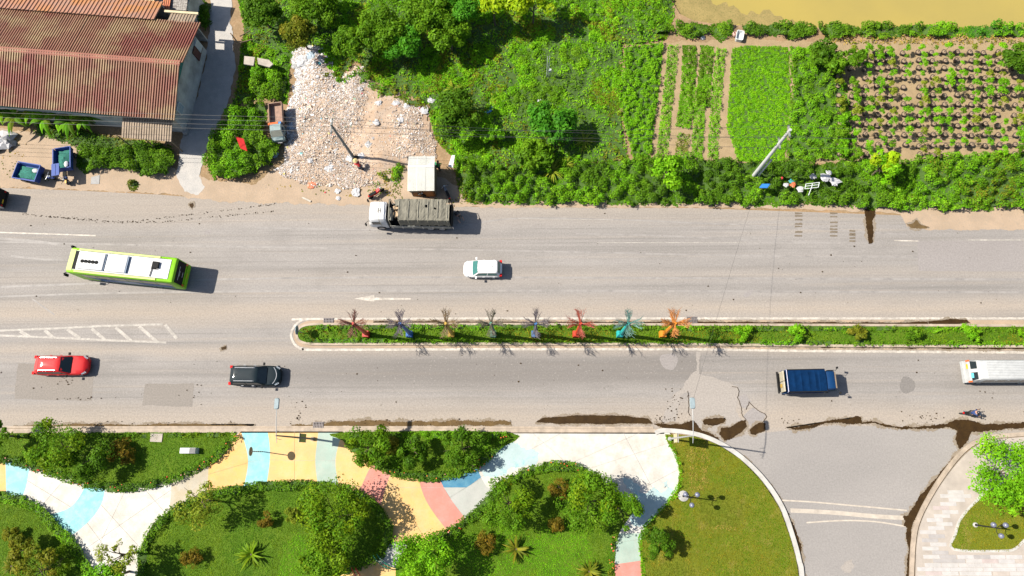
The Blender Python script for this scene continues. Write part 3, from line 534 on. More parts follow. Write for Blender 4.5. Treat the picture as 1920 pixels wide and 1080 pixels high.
def limbs(mb, h, R, rng, k=6, r0=.12, base=0.0):
    mb.tube([(0, 0, base), (.04, .02, h * .45), (.02, -.03, h * .8)], [r0, r0 * .75, r0 * .5], 8)
    for i in range(k):
        a = 6.283 * i / k + rng.uniform(-.4, .4); e = rng.uniform(.45, .8); z1 = h * rng.uniform(.45, .75); p1 = (R * e * math.cos(a), R * e * math.sin(a), h * rng.uniform(.95, 1.2))
        mb.tube([(0.03, 0, z1), (p1[0] * .45, p1[1] * .45, z1 + (p1[2] - z1) * .6), p1], [r0 * .45, r0 * .3, r0 * .1], 5)
def tree(name, label, px, py, rpx, h, pal, cat='tree', lobes=26, per=150, size=.15, flat=.75, seed=1, group=None, z0=.0, tone=None, trunk=.11, lrf=.34, aspect=.5, stretch=1.0):
    """px, py: where the middle of the crown shows; h: height of that middle above the ground"""
    x, y = G(px, py, h); R = rpx * mpp(px, py, h); t = thing(name, label, cat, (x, y, z0), random.uniform(0, 6), group); rng = np.random.default_rng(seed); mb = MB(); limbs(mb, h - z0, R, random.Random(seed), 7, trunk)
    mb.build('trunk', M_BARK, t, True)
    c = link('crown', crown_mesh('crown', seed, (R, R * stretch, R * flat), lobes, per, R * lrf, size, pal, tone=tone, aspect=aspect), t); c.location = (0, 0, h - z0); return t
# ------------------------------------------------------------------ wild growth north of the road
RUBBLE = [(552, 92), (600, 85), (622, 108), (640, 148), (668, 118), (680, 120), (690, 150), (740, 175), (800, 203), (818, 262), (818, 300), (760, 312), (745, 345), (650, 352), (560, 346), (516, 320), (533, 300), (538, 205), (556, 150), (545, 118)]
RUB = GP(RUBBLE); SHED = GP([(755, 285), (862, 285), (862, 372), (755, 372)]); TRK = GP([(498, 186), (540, 186), (545, 268), (498, 268)])
cover('weeds', 'sprawling mixed green weeds and vines filling the waste ground', [GP([(448, -90), (1262, -90), (1264, 30), (1248, 75), (1168, 88), (1162, 200), (1178, 300), (940, 325), (862, 320), (845, 290), (818, 265), (800, 198), (740, 170), (690, 145), (668, 115), (640, 150), (604, 130), (596, 85), (560, 92), (545, 118), (540, 200), (500, 180), (460, 195), (430, 212), (446, 150), (452, 90), (458, 50), (446, 0)])], 210, .115, ['bright', 'mid', 'field', 'olive', 'bright', 'field', 'mid'], (.22, .65, .1, .38, 2.2), [TRK], 11, patch=5, cat=None, thin=.75)
cover('roadside_thicket', 'dense dark green thicket along the upper road edge', [ragged(GP([(866, 300), (930, 318), (1175, 300), (1235, 298), (1380, 301), (1560, 306), (1600, 300), (1700, 303), (1760, 292), (1920, 286), (2350, 286), (2350, 394), (1690, 396), (1560, 387), (1300, 386), (930, 384), (885, 378), (866, 345)]), .3, .4, 3)], 270, .092, ['dark', 'mid', 'bright', 'mid', 'olive', 'mid'], (.25, .65, .4, 1.15, 2.6), [], 12, patch=9)
cover('roadside_weeds', 'low olive weeds around the white shed', [GP([(718, 302), (835, 300), (850, 350), (930, 384), (880, 384), (800, 372), (740, 372), (690, 360), (700, 335)])], 30, .1, ['olive', 'straw', 'mid'], (.3, .6, .1, .4, .6), [SHED], 13, base=False, patch=3)
cover('roadside_weeds', 'dry tufts of grass scattered over the dirt shoulder', [GP([(560, 345), (700, 345), (760, 360), (700, 378), (480, 350), (520, 330)]), GP([(0, 255), (60, 260), (40, 300), (140, 345), (0, 335)])], 4, .11, ['olive', 'straw'], (.2, .4, .1, .3, .4), [], 14, base=False, patch=2)
cover('roadside_weeds', 'strip of green weeds between the heap foot and the shed', [ragged(GP([(690, 312), (720, 303), (762, 300), (762, 322), (745, 345), (722, 340), (700, 330)]), .2, .4, 8)], 150, .1, ['mid', 'bright', 'olive'], (.3, .6, .2, .6, 1.5), [], 15, base=True, patch=2)
cover('roadside_weeds', 'tangle of weeds on the open ground right of the shed', [GP([(848, 300), (870, 296), (890, 330), (900, 378), (870, 380), (858, 350)])], 110, .1, ['mid', 'olive', 'bright'], (.3, .6, .15, .5, 1.5), [], 16, base=True, patch=2)
cover('creeping_weeds', 'ragged weeds creeping over the upper edge of the rubble heap', [ragged(GP([(600, 128), (640, 150), (668, 125), (700, 150), (745, 172), (800, 200), (822, 240), (812, 215), (770, 196), (730, 186), (700, 172), (676, 160), (660, 150), (640, 165), (612, 146)]), .5, .4, 5)], 120, .1, ['mid', 'bright', 'olive'], (.25, .5, .2, .5, 2), [], 17, z0=.15, patch=2)
def bush(label, pts, pal, seed, h=(.6, 1.2), r=(.5, 1.0), dens=230, size=.1, name='bush', group='bushes by the road'):
    P = GP(pts); c = np.mean(P, 0); t = thing(name, label, 'bush', (c[0], c[1], 0), 0, group); Q = [(p[0] - c[0], p[1] - c[1]) for p in P]
    o = cover('foliage', None, [Q], dens, size, pal, (r[0], r[1], h[0], h[1], 1.5), [], seed, kind=None, parent=t, patch=5); mb = MB()
    for i in range(5): a = i * 1.3; mb.tube([(0, 0, 0), (.2 * math.cos(a), .2 * math.sin(a), h[0] * .5)], [.03, .015], 5)
    mb.build('stem', M_BARK, t); return t
bush('long dark green bush between blue trikes and the gravel lane', [(142, 290), (165, 276), (200, 280), (240, 275), (290, 272), (325, 280), (334, 305), (318, 330), (285, 336), (240, 322), (200, 318), (160, 328), (144, 312)], ['mid', 'dark', 'mid'], 21)
bush('big rounded bush right of the gravel lane mouth', [(432, 216), (470, 190), (500, 192), (500, 262), (528, 272), (528, 296), (500, 318), (448, 340), (402, 338), (386, 312), (394, 280), (412, 245)], ['mid', 'bright', 'mid'], 22, (.8, 1.5))
bush('leafy bush behind the small dump truck', [(470, 180), (480, 140), (520, 132), (540, 150), (538, 196), (505, 190)], ['bright', 'mid'], 23, (.6, 1.4))
bush('small isolated dark bush on the dirt shoulder', [(238, 346), (244, 338), (254, 337), (262, 346), (258, 356), (246, 358)], ['dark', 'olive'], 24, (.4, .7), (.25, .45))
bush('dark scrubby bush in the warehouse shade by the lane', [(380, 0), (396, 10), (398, 45), (388, 60), (372, 40)], ['dark'], 25, (.5, 1.0))
bush('low green bush under the awning behind the trikes', [(70, 225), (130, 240), (200, 255), (300, 268), (330, 275), (300, 282), (160, 285), (120, 270), (60, 250)], ['mid', 'olive', 'dark'], 26, (.3, .7), dens=60)
# trees of the waste ground
for i, a in enumerate((('leafy tree with fine mid green crown at the top edge', 715, 55, 46, 3.0, 'mid', 28), ('rounded tree with dense green crown above the rubble heap', 755, 80, 38, 2.6, 'emer', 24), ('tall tree at the top edge left of the lime trees', 800, 18, 50, 3.4, 'mid', 30), ('broad green tree overhanging the waste ground', 842, 62, 38, 2.8, 'mid', 26), ('tree crown at the top edge touching the lime trees', 872, 12, 38, 3.2, 'emer', 22), ('dark tree at the top beside the gravel lane', 488, 22, 38, 2.8, 'dark', 24), ('bushy tree at the top edge beyond the litter', 590, 18, 48, 2.2, 'mid', 26), ('medium tree left of the litter heap at the top', 560, 60, 34, 3, 'olive', 20), ('small tree right above the litter heap', 655, 78, 34, 3, 'mid', 20))):
    tree('waste_ground_tree', *a[:6], lobes=a[6] + 6, size=.14, per=230, seed=40 + i, group='trees of the waste ground', flat=.6)
tree('lime_tree', 'bright lime green tree, left of two at the top edge', 925, 6, 38, 3.6, 'lime', lobes=16, per=130, size=.17, seed=51, group='lime green trees', flat=.6)
tree('lime_tree', 'bright lime green tree, right of two at the top edge', 1000, 4, 44, 3.6, 'lime', lobes=18, per=130, size=.17, seed=52, group='lime green trees', flat=.6)
tree('round_dark_tree', 'round dense dark tree right of the rubble heap', 855, 212, 48, 2.6, 'dark', lobes=30, per=190, size=.15, seed=53, flat=.7)
tree('broad_green_tree', 'broad deep green tree standing amid the weeds', 1036, 232, 46, 2.2, 'emer', lobes=26, per=170, size=.2, seed=54, flat=.6)
tree('dark_leafy_tree', 'dark leafy tree left of the spiky plants', 1000, 290, 34, 1.5, 'mid', lobes=22, per=160, size=.17, seed=55, flat=.6)
tree('fresh_green_tree', 'small fresh green tree in the thicket below the crop rows', 1252, 318, 38, 2.6, 'bright', lobes=16, per=90, size=.17, seed=56, flat=.6)
tree('yellow_green_tree', 'small open yellow green tree below the potted orchard', 1655, 312, 36, 2.4, 'field', lobes=13, per=75, size=.2, seed=57, flat=.5, tone='lime')
tree('rubble_side_tree', 'young green tree left of the white pole', 920, 250, 24, 1.3, 'bright', lobes=14, per=120, size=.17, seed=58, flat=.6)
def spiky(label, px, py, r, seed, pal='pale', n=34, name='spiky_plant', group='spiky plants', z0=0.0, wide=.055, cat='plant', arch=.35):
    rng = random.Random(seed); x, y = G(px, py, .6); t = thing(name, label, cat, (x, y, z0), 0, group); V, C = [], []; pr = np.random.default_rng(seed); R = r * mpp(px, py)
    for k in range(n):
        a = rng.uniform(0, 6.283); L = R * rng.uniform(.7, 1.1); u0 = Vector((math.cos(a), math.sin(a), 0)); s = Vector((-math.sin(a), math.cos(a), 0)); el = rng.uniform(.3, 1.2); w = wide * rng.uniform(.8, 1.2); col = pal_cols(pal, np.array([rng.random()]), pr)[0]; prev = None
        for q in range(5):
            f = q / 4; p = u0 * (L * f * (.5 + .5 * math.cos(el * .6))) + Vector((0, 0, .3 + L * (math.sin(el) * f - arch * 2 * f * f))); ww = w * (1.3 - f) if q < 4 else .004; cur = (p - s * ww, p + s * ww)
            if prev: V += [prev[0], prev[1], cur[1], cur[0]]; C += [col] * 4
            prev = cur
    link('leaves', fast_mesh('leaves', np.array(V), np.array(C), [M_LEAF]), t); MB().tube([(0, 0, 0), (0, 0, .4)], [.1, .07], 7).build('stem', M_BARK, t); return t
spiky('spiky pale green plant below the broad tree, right one', 1096, 262, 26, 1); spiky('spiky pale green plant in the thicket left of the fresh green tree', 1036, 318, 30, 2, n=46); spiky('spiky plant left of the other spiky thicket plant', 1060, 308, 22, 3); spiky('spiky grassy plant crowning the round dark tree side', 850, 165, 22, 4)
# crops
K1 = GP([(1170, 90), (1243, 80), (1238, 150), (1228, 220), (1220, 296), (1186, 298), (1168, 230), (1160, 190)])
cover('leafy_crop', 'tall bright green crop plot left of the crop rows', [K1], 420, .075, ['bright', 'field', 'bright'], (.15, .3, .4, .5, 9), [], 61, patch=4)
K3 = GP([(1372, 92), (1400, 86), (1478, 88), (1482, 180), (1474, 260), (1470, 302), (1384, 302), (1362, 240), (1368, 150)])
cover('leafy_crop', 'bright yellow green carpet of leafy crop', [K3], 560, .06, ['field', 'field', 'bright'], (.12, .22, .10, .15, 12), [], 62, patch=5)
K4 = GP([(1478, 88), (1556, 92), (1572, 130), (1588, 170), (1590, 230), (1606, 300), (1470, 304), (1476, 230), (1484, 160)])
cover('leafy_crop', 'uneven shrubby crop between carpet crop and potted orchard', [K4], 240, .09, ['bright', 'mid', 'bright', 'mid'], (.25, .55, .2, .7, 2.5), [], 63, patch=4)
tilled = tag(MB().sheet(ragged(GP([(1245, 80), (1400, 74), (1590, 78), (1920, 74), (2350, 74), (2350, 300), (1590, 306), (1220, 300)]), .2, .3, 5), -.005).build('tilled_soil', soil_mat('tilled_soil_surface', (.27, .195, .105), (.215, .155, .08), (.31, .235, .14), .9)), kind='structure')
for i, (pth, w, pal, dn, gap) in enumerate((([(1262, 86), (1256, 150), (1248, 220), (1240, 298)], .75, ['field', 'bright'], 45, .35), ([(1293, 86), (1291, 140), (1286, 200), (1280, 240)], 1.0, ['bright', 'mid'], 80, 0), ([(1282, 250), (1276, 298)], .85, ['olive', 'bright'], 40, .3), ([(1326, 86), (1322, 140), (1318, 200)], .95, ['bright', 'mid'], 75, 0), ([(1312, 165), (1310, 220), (1306, 298)], .8, ['bright', 'field'], 55, .2), ([(1352, 92), (1346, 150), (1340, 220), (1336, 298)], .7, ['field', 'bright'], 45, .35))):
    w *= 1.45; P = GP(smooth(pth)); poly = offset_path(P, w / 2) + offset_path(P, -w / 2)[::-1]
    cover('crop_row', ('sparse leftmost strip', 'thick second strip', 'short weedy strip under the second strip', 'thick third strip', 'broken fourth strip', 'sparse rightmost strip')[i] + ' of leafy crop between bare furrows', [poly], dn * 6 + 60, .065, pal, (.15, .3, .12, .4, 6), [], 70 + i, base=False, patch=2, thin=gap * .6)
# embankment hedge of the pond
for i, (x0, x1) in enumerate(((1190, 1262), (1264, 1330), (1330, 1372), (1392, 1440), (1440, 1530), (1530, 1610), (1610, 1700), (1700, 1810), (1810, 1925), (1925, 2100))):
    y = 58 + (x0 - 1262) * .008; dd = (0, 12, 14, 6, 10, 8, 8, 4, 0, 2)[i]
    bush(('leafy bush at the near corner of the pond bank', 'bushes on the pond bank by the algae', 'round bush on the pond bank left of the white tub', 'bush on the pond bank right of the white tub', 'thick bush on the pond bank above the carpet crop', 'second thick bush along the pond bank from the tub', 'bushes on the pond bank above the left end of the orchard', 'low bushes on the pond bank above dry straw', 'grassy bushes at the right end of the pond bank', 'bushes beyond the right end of the pond bank')[i], [(x0, y - 12), ((x0 + x1) / 2, y - 16), (x1, y - 10), (x1 + 2, y + 6), ((x0 + x1) / 2, y + 8 + dd), (x0 + 3, y + 8)], (['bright', 'mid'], ['mid', 'dark'], ['mid'], ['dark'], ['dark', 'mid'], ['mid', 'dark'], ['dark', 'mid'], ['mid', 'bright'], ['emer', 'bright'], ['mid'])[i], 80 + i, (.4, 1.0), (.4, .8), dens=200, group='bushes along the pond bank')
cover('dry_straw', 'dry straw and clumps below the pond bank', [GP([(1540, 68), (1650, 66), (1780, 64), (1920, 70), (1920, 84), (1700, 84), (1560, 82)])], 30, .12, ['straw', 'olive', 'straw'], (.2, .4, .1, .25, 3), [], 90, base=False, patch=2)
# potted orchard
M_POT = mat('clay_pot', (.09, .065, .05), .8, var=.4); M_POTSOIL = mat('pot_soil', (.3, .22, .14), .95, var=.4)
pot_me = MB().lathe((0, 0, 0), [(.0, 0), (.17, 0), (.23, .3), (.25, .32), (.25, .36), (.2, .36), (.19, .3)], 12).mesh('pot', M_POT, True); psoil_me = MB().lathe((0, 0, 0), [(.2, .31), (.0, .33)], 12).mesh('pot_soil', M_POTSOIL)
stem_me = MB().tube([(0, 0, .3), (.03, .02, .75), (0, .03, 1.1)], [.025, .02, .012], 5).mesh('trunk', M_BARK)
orch = [crown_mesh('crown', 200 + i, (.5, .48, .44), 9, 60, .24, .075, ('bright', 'mid', 'field', 'bright', 'pale', 'mid', 'bright', 'field')[i], hollow=.4) for i in range(8)]
ORD = ['first', 'second', 'third', 'fourth', 'fifth', 'sixth', 'seventh', 'eighth', 'ninth', 'tenth', 'eleventh', 'twelfth', 'thirteenth', 'fourteenth', 'fifteenth']
ro = random.Random(17); cols_x = [1571, 1596, 1621, 1643, 1665, 1694, 1721, 1748, 1771, 1795, 1819, 1845, 1870, 1901, 1925]; rows_y = [99, 114, 129, 146, 163, 180, 197, 215, 234, 253, 273, 291]
for j, yy in enumerate(rows_y):
    for i, xx in enumerate(cols_x):
        if i == 0 and j < 2: continue
        if j == 11 and not (i in (0, 1, 2, 3, 6, 7, 12, 13)): continue
        x, y = G(xx + (yy - 180) * .012 + ro.uniform(-2, 2), yy + ro.uniform(-2, 2), .2)
        t = thing('potted_tree', 'potted tree in orchard, %s column from the left, %s row from the pond' % (ORD[i], ORD[j]), 'potted tree', (x, y, 0), ro.uniform(0, 6), 'potted trees of the orchard')
        link('pot', pot_me, t); link('soil', psoil_me, t)
        big = ro.random()
        if big < .08: continue
        link('trunk', stem_me, t); s = ro.uniform(.45, .75) if big < .45 else ro.uniform(.7, 1.05)
        if i >= 12: s *= 1.2
        if i <= 1: s *= 1.25
        c = link('crown', ro.choice(orch), t); c.location = (ro.uniform(-.1, .1), ro.uniform(-.1, .1), 1.0 + .12 * s); c.scale = (s, s, s * ro.uniform(.8, 1.1)); c.rotation_euler = (0, 0, ro.uniform(0, 6))
for i, (xx, yy, s) in enumerate(((1548, 100, 30), (1565, 125, 22), (1905, 110, 26), (1600, 110, 22))):
    tree('orchard_tree', ('large dark tree at the upper left corner of the orchard', 'smaller dark tree below the large one at the orchard corner', 'dark green tree at the right edge of the orchard', 'leafy tree in the upper left of the orchard')[i], xx, yy, s, 1.5, ('dark', 'mid', 'dark', 'mid')[i], lobes=14, per=110, size=.14, seed=220 + i, flat=.7, trunk=.06)
# banana plants under the warehouse eave
def banana(label, px, py, seed, L=1.9, n=13):
    rng = random.Random(seed); x, y = G(px, py, 0); t = thing('banana_plant', label, 'banana plant', (x, y, 0), 0, 'banana plants'); pr = np.random.default_rng(seed)
    MB().tube([(0, 0, 0), (.05, 0, 1.0), (0, .05, 1.9)], [.13, .11, .06], 8).build('stem', mat('banana_stem', (.1, .13, .03), .7), t, True)
    for k in range(n):
        a = 6.283 * k / n + rng.uniform(-.3, .3); ll = L * rng.uniform(.7, 1.1); u0 = Vector((math.cos(a), math.sin(a), 0)); s = Vector((-u0.y, u0.x, 0)); el = rng.uniform(.4, 1.1); V, C = [], []; prev = None; col = pal_cols(rng.choice(('mid', 'bright', 'bright', 'pale')), np.array([rng.random()]), pr)[0]
        for q in range(7):
            f = q / 6; p = u0 * ll * f * math.cos(el * .5) + Vector((0, 0, 1.8 + ll * (math.sin(el) * f - .85 * f * f))); w = .24 * math.sin(math.pi * min(1, .12 + f * .93)) + .01; cur = (p - s * w + Vector((0, 0, -.4 * w)), p, p + s * w + Vector((0, 0, -.4 * w)))
            if prev: V += [prev[0], prev[1], cur[1], cur[0], prev[1], prev[2], cur[2], cur[1]]; C += [col] * 8
            prev = cur
        link('leaf', fast_mesh('leaf', np.array(V), np.array(C), [M_LEAF]), t)
for i, (x, y) in enumerate(((52, 236), (85, 222), (105, 238), (132, 228), (152, 242), (28, 224), (178, 236))):
    banana(('banana plant with drooping leaves beside the dirt yard', 'second banana plant from the yard under the eave', 'banana plant in the middle of the clump', 'banana plant right of the middle of the clump', 'broad banana plant near the grey awning', 'leftmost banana plant under the eave', 'banana plant closest to the grey awning')[i], x, y, 300 + i)
# ------------------------------------------------------------------ park: lawns, hedges, trees
for k, P in BW.items():
    cover('grass', None, [P], 190 if k not in 'FG' else 170, .06, ['mid', 'grass', 'grass', 'field'] if k not in 'FG' else ['dry', 'grass', 'dry', 'olive'], (.12, .25, .02, .06, 3), [], 400 + ord(k), z0=.15, base=False, patch=4, aspect=.3).parent = bed_obj[k]
cover('dry_grass_patch', 'straw coloured worn patch in the dry lawn by the thin hedge', [ragged(GP([(1285, 850), (1310, 838), (1330, 842), (1335, 870), (1318, 885), (1330, 905), (1318, 925), (1295, 920), (1290, 880)], .16), .4, .4, 2)], 150, .055, ['straw', 'dry', 'straw'], (.12, .25, .02, .06, 3), [], 431, z0=.16, base=False, patch=1.5, aspect=.35)
cover('dry_grass_patch', 'straw coloured worn streak low in the dry lawn', [ragged(GP([(1328, 995), (1345, 985), (1400, 984), (1395, 990), (1350, 994), (1332, 1000)], .16), .15, .4, 2)], 120, .055, ['straw', 'dry'], (.12, .25, .02, .06, 3), [], 432, z0=.16, base=False, patch=1.5, aspect=.35)
FL = [mat('orange_petals', (.75, .16, .02), .6), mat('red_petals', (.7, .03, .02), .6), mat('pink_petals', (.75, .3, .25), .6)]
def hedge(label, path, w, h, seed, pal=('mid', 'dark'), flowers=0, group='clipped hedges round the beds', dens=170, size=.085):
    P = GP(smooth(path), .5); c = P[len(P) // 2]; P = [(p[0] - c[0], p[1] - c[1]) for p in P]; t = thing('hedge', label, 'hedge', (c[0], c[1], .14), 0, group); poly = offset_path(P, w / 2) + offset_path(P, -w / 2)[::-1]
    cover('foliage', None, [ragged(poly, .05, .2, seed)], dens, size, list(pal), (w * .3, w * .55, h * .75, h, 7), [], seed, kind=None, parent=t, patch=4)
    if flowers:
        rng = random.Random(seed); mb = MB()
        for _ in range(flowers):
            i = rng.randrange(len(P)); q = rng.uniform(-.35, .35) * w; mb.ball((P[i][0] + rng.uniform(-.3, .3), P[i][1] + q, h * rng.uniform(.85, 1.1)), rng.uniform(.035, .07), 6, 4, rng.choice((0, 0, 0, 1, 2)))
        tag(mb.build('flowers', FL, t), kind='stuff')
hedge('flowering hedge curving under the upper left lawn bed', [(-40, 862), (0, 862), (30, 866), (60, 875), (120, 894), (180, 911), (240, 914), (300, 904), (350, 886), (402, 856), (430, 827), (442, 815)], .85, .5, 501, ('dark', 'mid'), 34)
hedge('low hedge row against the kerb, far left bed', [(-40, 817), (0, 817), (140, 816), (284, 816)], .45, .4, 502, ('mid', 'grass')); hedge('short low hedge row against the kerb right of the stone slab', [(308, 816), (430, 815)], .4, .35, 503, ('mid', 'grass'))
hedge('hedge sweeping down along the lower left lawn bed', [(-40, 930), (0, 932), (34, 938), (68, 955), (104, 990), (134, 1023), (160, 1066), (170, 1110)], 1.0, .55, 504, ('mid', 'bright', 'mid'))
hedge('long oval hedge enclosing the big central lawn bed', [(263, 1110), (264, 1060), (270, 1025), (290, 988), (334, 952), (402, 925), (470, 914), (550, 910), (618, 913), (676, 930), (708, 954), (726, 986), (726, 1014), (712, 1040), (688, 1054), (640, 1072)], .9, .6, 505, ('mid', 'dark', 'mid'))
hedge('flowering hedge round the upper middle bed', [(648, 826), (664, 842), (692, 862), (724, 880), (762, 891), (800, 895), (838, 891), (876, 881), (902, 866), (927, 843), (950, 815)], .85, .55, 506, ('dark', 'mid'), 20)
hedge('low hedge row against the kerb above the middle bed', [(645, 815), (800, 815), (950, 815)], .55, .45, 507, ('mid', 'bright'))
hedge('flowering hedge arching over the right lawn bed', [(800, 1014), (850, 994), (884, 968), (910, 944), (940, 911), (980, 889), (1020, 876), (1060, 873), (1090, 881), (1118, 903), (1140, 920)], .9, .6, 508, ('dark', 'mid'), 22)
hedge('narrow flowering hedge left of the pale footpath', [(1156, 1000), (1149, 1030), (1147, 1060), (1146, 1110)], .6, .45, 509, ('olive', 'mid'), 22)
hedge('thin trimmed bright hedge bordering the dry lawn', [(1250, 817), (1258, 832), (1270, 856), (1277, 886), (1273, 914), (1254, 942), (1218, 980), (1203, 1005), (1202, 1030), (1206, 1060), (1208, 1110)], .36, .4, 510, ('bright', 'field'), 0, dens=260, size=.07)
PT = [('broad green tree in the upper left bed', 108, 838, 52, 2.6, 'mid', 28, 1), ('tree crown cut by the left edge at the kerb', -8, 816, 26, 2.4, 'mid', 12, 2), ('dark tree beside the rusty shrub', 165, 862, 42, 2.2, 'dark', 24, 3),
  ('yellowish shrubby tree at the left of the lower left lawn', 42, 1032, 30, 1.6, 'olive', 14, 4), ('shaggy olive tree at the lower left corner', 70, 1072, 45, 1.8, 'olive', 18, 5), ('airy tree hanging over the white plaza at bottom left', 216, 1045, 42, 3.4, 'pale', 13, 6), ('low green tree right at the bottom by the white plaza', 205, 1082, 46, 3, 'bright', 16, 19),
  ('airy tree leaning over the hedge beside the tan paving', 372, 942, 50, 2.8, 'pale', 17, 7), ('large round tree in the central lawn bed', 622, 972, 70, 3.2, 'grass', 46, 8), ('lower tree touching the large round one at the red rails', 612, 1042, 52, 2.8, 'mid', 28, 9),
  ('bushy tree overhanging the plaza at the left of the middle bed', 690, 842, 46, 2.2, 'mid', 22, 10), ('dense tree at the right of the middle bed', 866, 840, 44, 2.0, 'dark', 24, 11), ('tree left of the arched hedge in the right bed', 952, 946, 52, 3.0, 'mid', 30, 12), ('wide tree spreading towards the pale footpath', 1105, 942, 62, 3.2, 'mid', 40, 13),
  ('leafy tree reaching over the pale footpath', 1168, 958, 36, 3.0, 'mid', 17, 14), ('tree at the bottom beside the green rails', 802, 1045, 62, 3.2, 'bright', 34, 15), ('narrow dark tree at the foot of the dry lawn', 1234, 1016, 33, 1.8, 'dark', 20, 16), ('big bright green tree on the east sidewalk', 1885, 888, 76, 3.6, 'bright', 52, 17), ('small dark tree in the middle bed', 770, 842, 34, 1.6, 'dark', 18, 18)]
for lab, x, y, r, h, pal, lb, sd in PT: tree('park_tree', lab, x, y, r, h, pal, lobes=lb, per=165 if sd not in (6, 7) else 110, size=.105, seed=600 + sd, group='park trees', flat=.62, z0=.14, lrf=.3 if sd not in (6, 7) else .27, tone={17: 'field', 8: 'mid', 13: 'grass', 12: 'grass', 9: 'grass', 1: 'grass', 10: 'grass'}.get(sd))
SH = [('rusty brown needle shrub in the upper left bed', 232, 850, 26, 'rust', 1), ('reddish shrub in the central lawn', 497, 975, 15, 'rust', 2), ('brownish shrub in the left of the central lawn', 360, 1045, 22, 'rust', 3), ('orange tipped shrub in the right bed', 910, 1016, 22, 'rust', 4), ('brown shrub under the arched hedge', 1048, 915, 20, 'rust', 5), ('reddish shrub behind the left tree of the middle bed', 735, 835, 18, 'olive', 6), ('pale shrub amid the central lawn', 548, 965, 14, 'pale', 7), ('brown shrub below the wide tree of the right bed', 1045, 985, 16, 'rust', 8), ('olive shrub at the bottom left corner', 20, 1000, 16, 'olive', 9), ('dark shrub on the lower left lawn', 112, 1050, 26, 'grass', 10)]
for lab, x, y, r, pal, sd in SH: tree('park_shrub', lab, x, y, r, .8, pal, 'shrub', lobes=14, per=90, size=.11, seed=650 + sd, group='park shrubs', flat=.7, z0=.14, trunk=.04, aspect=.3, lrf=.4)
for i, (x, y, r) in enumerate(((470, 1040, 32), (968, 1030, 28), (1105, 1072, 24), (20, 1062, 18))): spiky(('cycad with long fronds on the central lawn', 'cycad with yellowish fronds in the right bed', 'cycad cut by the bottom edge near the footpath', 'cycad at the lower left corner')[i], x, y, r, 700 + i, 'olive' if i else 'grass', 46, 'cycad', 'cycads on the lawns', .14, .075, 'cycad', .25)
# ------------------------------------------------------------------ median planting
mtop, mbot = [(590, 614), (700, 613), (900, 612), (1300, 614), (1600, 616), (1920, 617), (2300, 618)], [(572, 637), (700, 639), (900, 639), (1300, 640), (1600, 643), (1920, 644), (2300, 645)]
med_soil = tag(MB().prism(offset_path(MED, .1 if area2(MED) > 0 else -.1, True) if False else MED, -.01, .14).build('median_bed', M_LAWN), kind='structure')
cover('median_grass', 'dark grass carpet between the two median hedges', [GP([(700, 612), (2300, 618), (2300, 646), (700, 642)])], 90, .07, ['mid', 'grass', 'mid', 'dry'], (.15, .3, .05, .12, 3), [], 801, z0=.14, base=False, patch=5)
cover('median_weeds', 'scrubby brown green groundcover at the median nose', [GP([(562, 622), (580, 612), (700, 612), (700, 642), (580, 642), (562, 634)])], 60, .09, ['dark', 'rust', 'mid'], (.2, .4, .1, .3, 3), [], 802, z0=.14, base=False, patch=1.5)
hedge('long low hedge along the upper edge of the median', mtop, .55, .42, 803, ('bright', 'mid'), 0, 'median hedges', 120); hedge('long low hedge along the lower edge of the median', mbot, .5, .4, 804, ('mid', 'bright'), 0, 'median hedges', 120)
for i, (x, pal) in enumerate(((1393, 'bright'), (1495, 'bright'), (1607, 'olive'), (1714, 'mid'), (1821, 'bright'), (1925, 'bright'))): tree('median_shrub', ('ball shrub nearest the orange metal tree', 'second ball shrub on the median from the metal trees', 'olive ball shrub, third on the median', 'dark ball shrub, fourth on the median', 'ball shrub above the white minibus, fifth on the median', 'ball shrub cut by the right edge on the median')[i], x, 624, 17, .75, pal, 'shrub', lobes=14, per=90, size=.09, seed=820 + i, group='ball shrubs on the median', flat=.8, z0=.14, trunk=.04, lrf=.4)
# ------------------------------------------------------------------ buildings
def corr(w, l, pitch, amp, smooth_rows=1):                      # one corrugated sheet, x across, y along the fall
    n = int(round(w / pitch)); mb = MB(); prof = []
    for i in range(n): prof += [(i * pitch, 0), (i * pitch + pitch * .3, 0), (i * pitch + pitch * .45, amp), (i * pitch + pitch * .85, amp)]
    prof.append((n * pitch, 0)); k = len(prof); vs = [(x, y, z) for y in (0, l) for x, z in prof]
    return mb.add(vs, [(i, i + 1, k + i + 1, k + i) for i in range(k - 1)])
def roof_mat(name, cols, scale=.3, metal=.1):
    m, nt, p = new_mat(name); v = coords(nt, (.8, 1.1, 1)); n1 = noise(nt, v, scale, 4, .55); n2 = noise(nt, v, scale * 2.7, 5, .6); n3 = noise(nt, coords(nt, (6, .5, 1)), 1.0, 4, .7)
    c = mixc(nt, ramp(nt, n1, .42, .58), cols[0], cols[1]); c = mixc(nt, ramp(nt, n2, .47, .64), c, cols[2]); c = mixc(nt, ramp(nt, n3, .55, .75, 0, .6), c, cols[3]); nt.links.new(c, p.inputs['Base Color']); p.inputs['Roughness'].default_value = .75; p.inputs['Metallic'].default_value = metal; bump(nt, p, n2, .2, .02); return m
M_RUST = roof_mat('rusty_sheet_metal', ((.19, .05, .033), (.22, .105, .058), (.29, .195, .10), (.085, .042, .033)), .13)
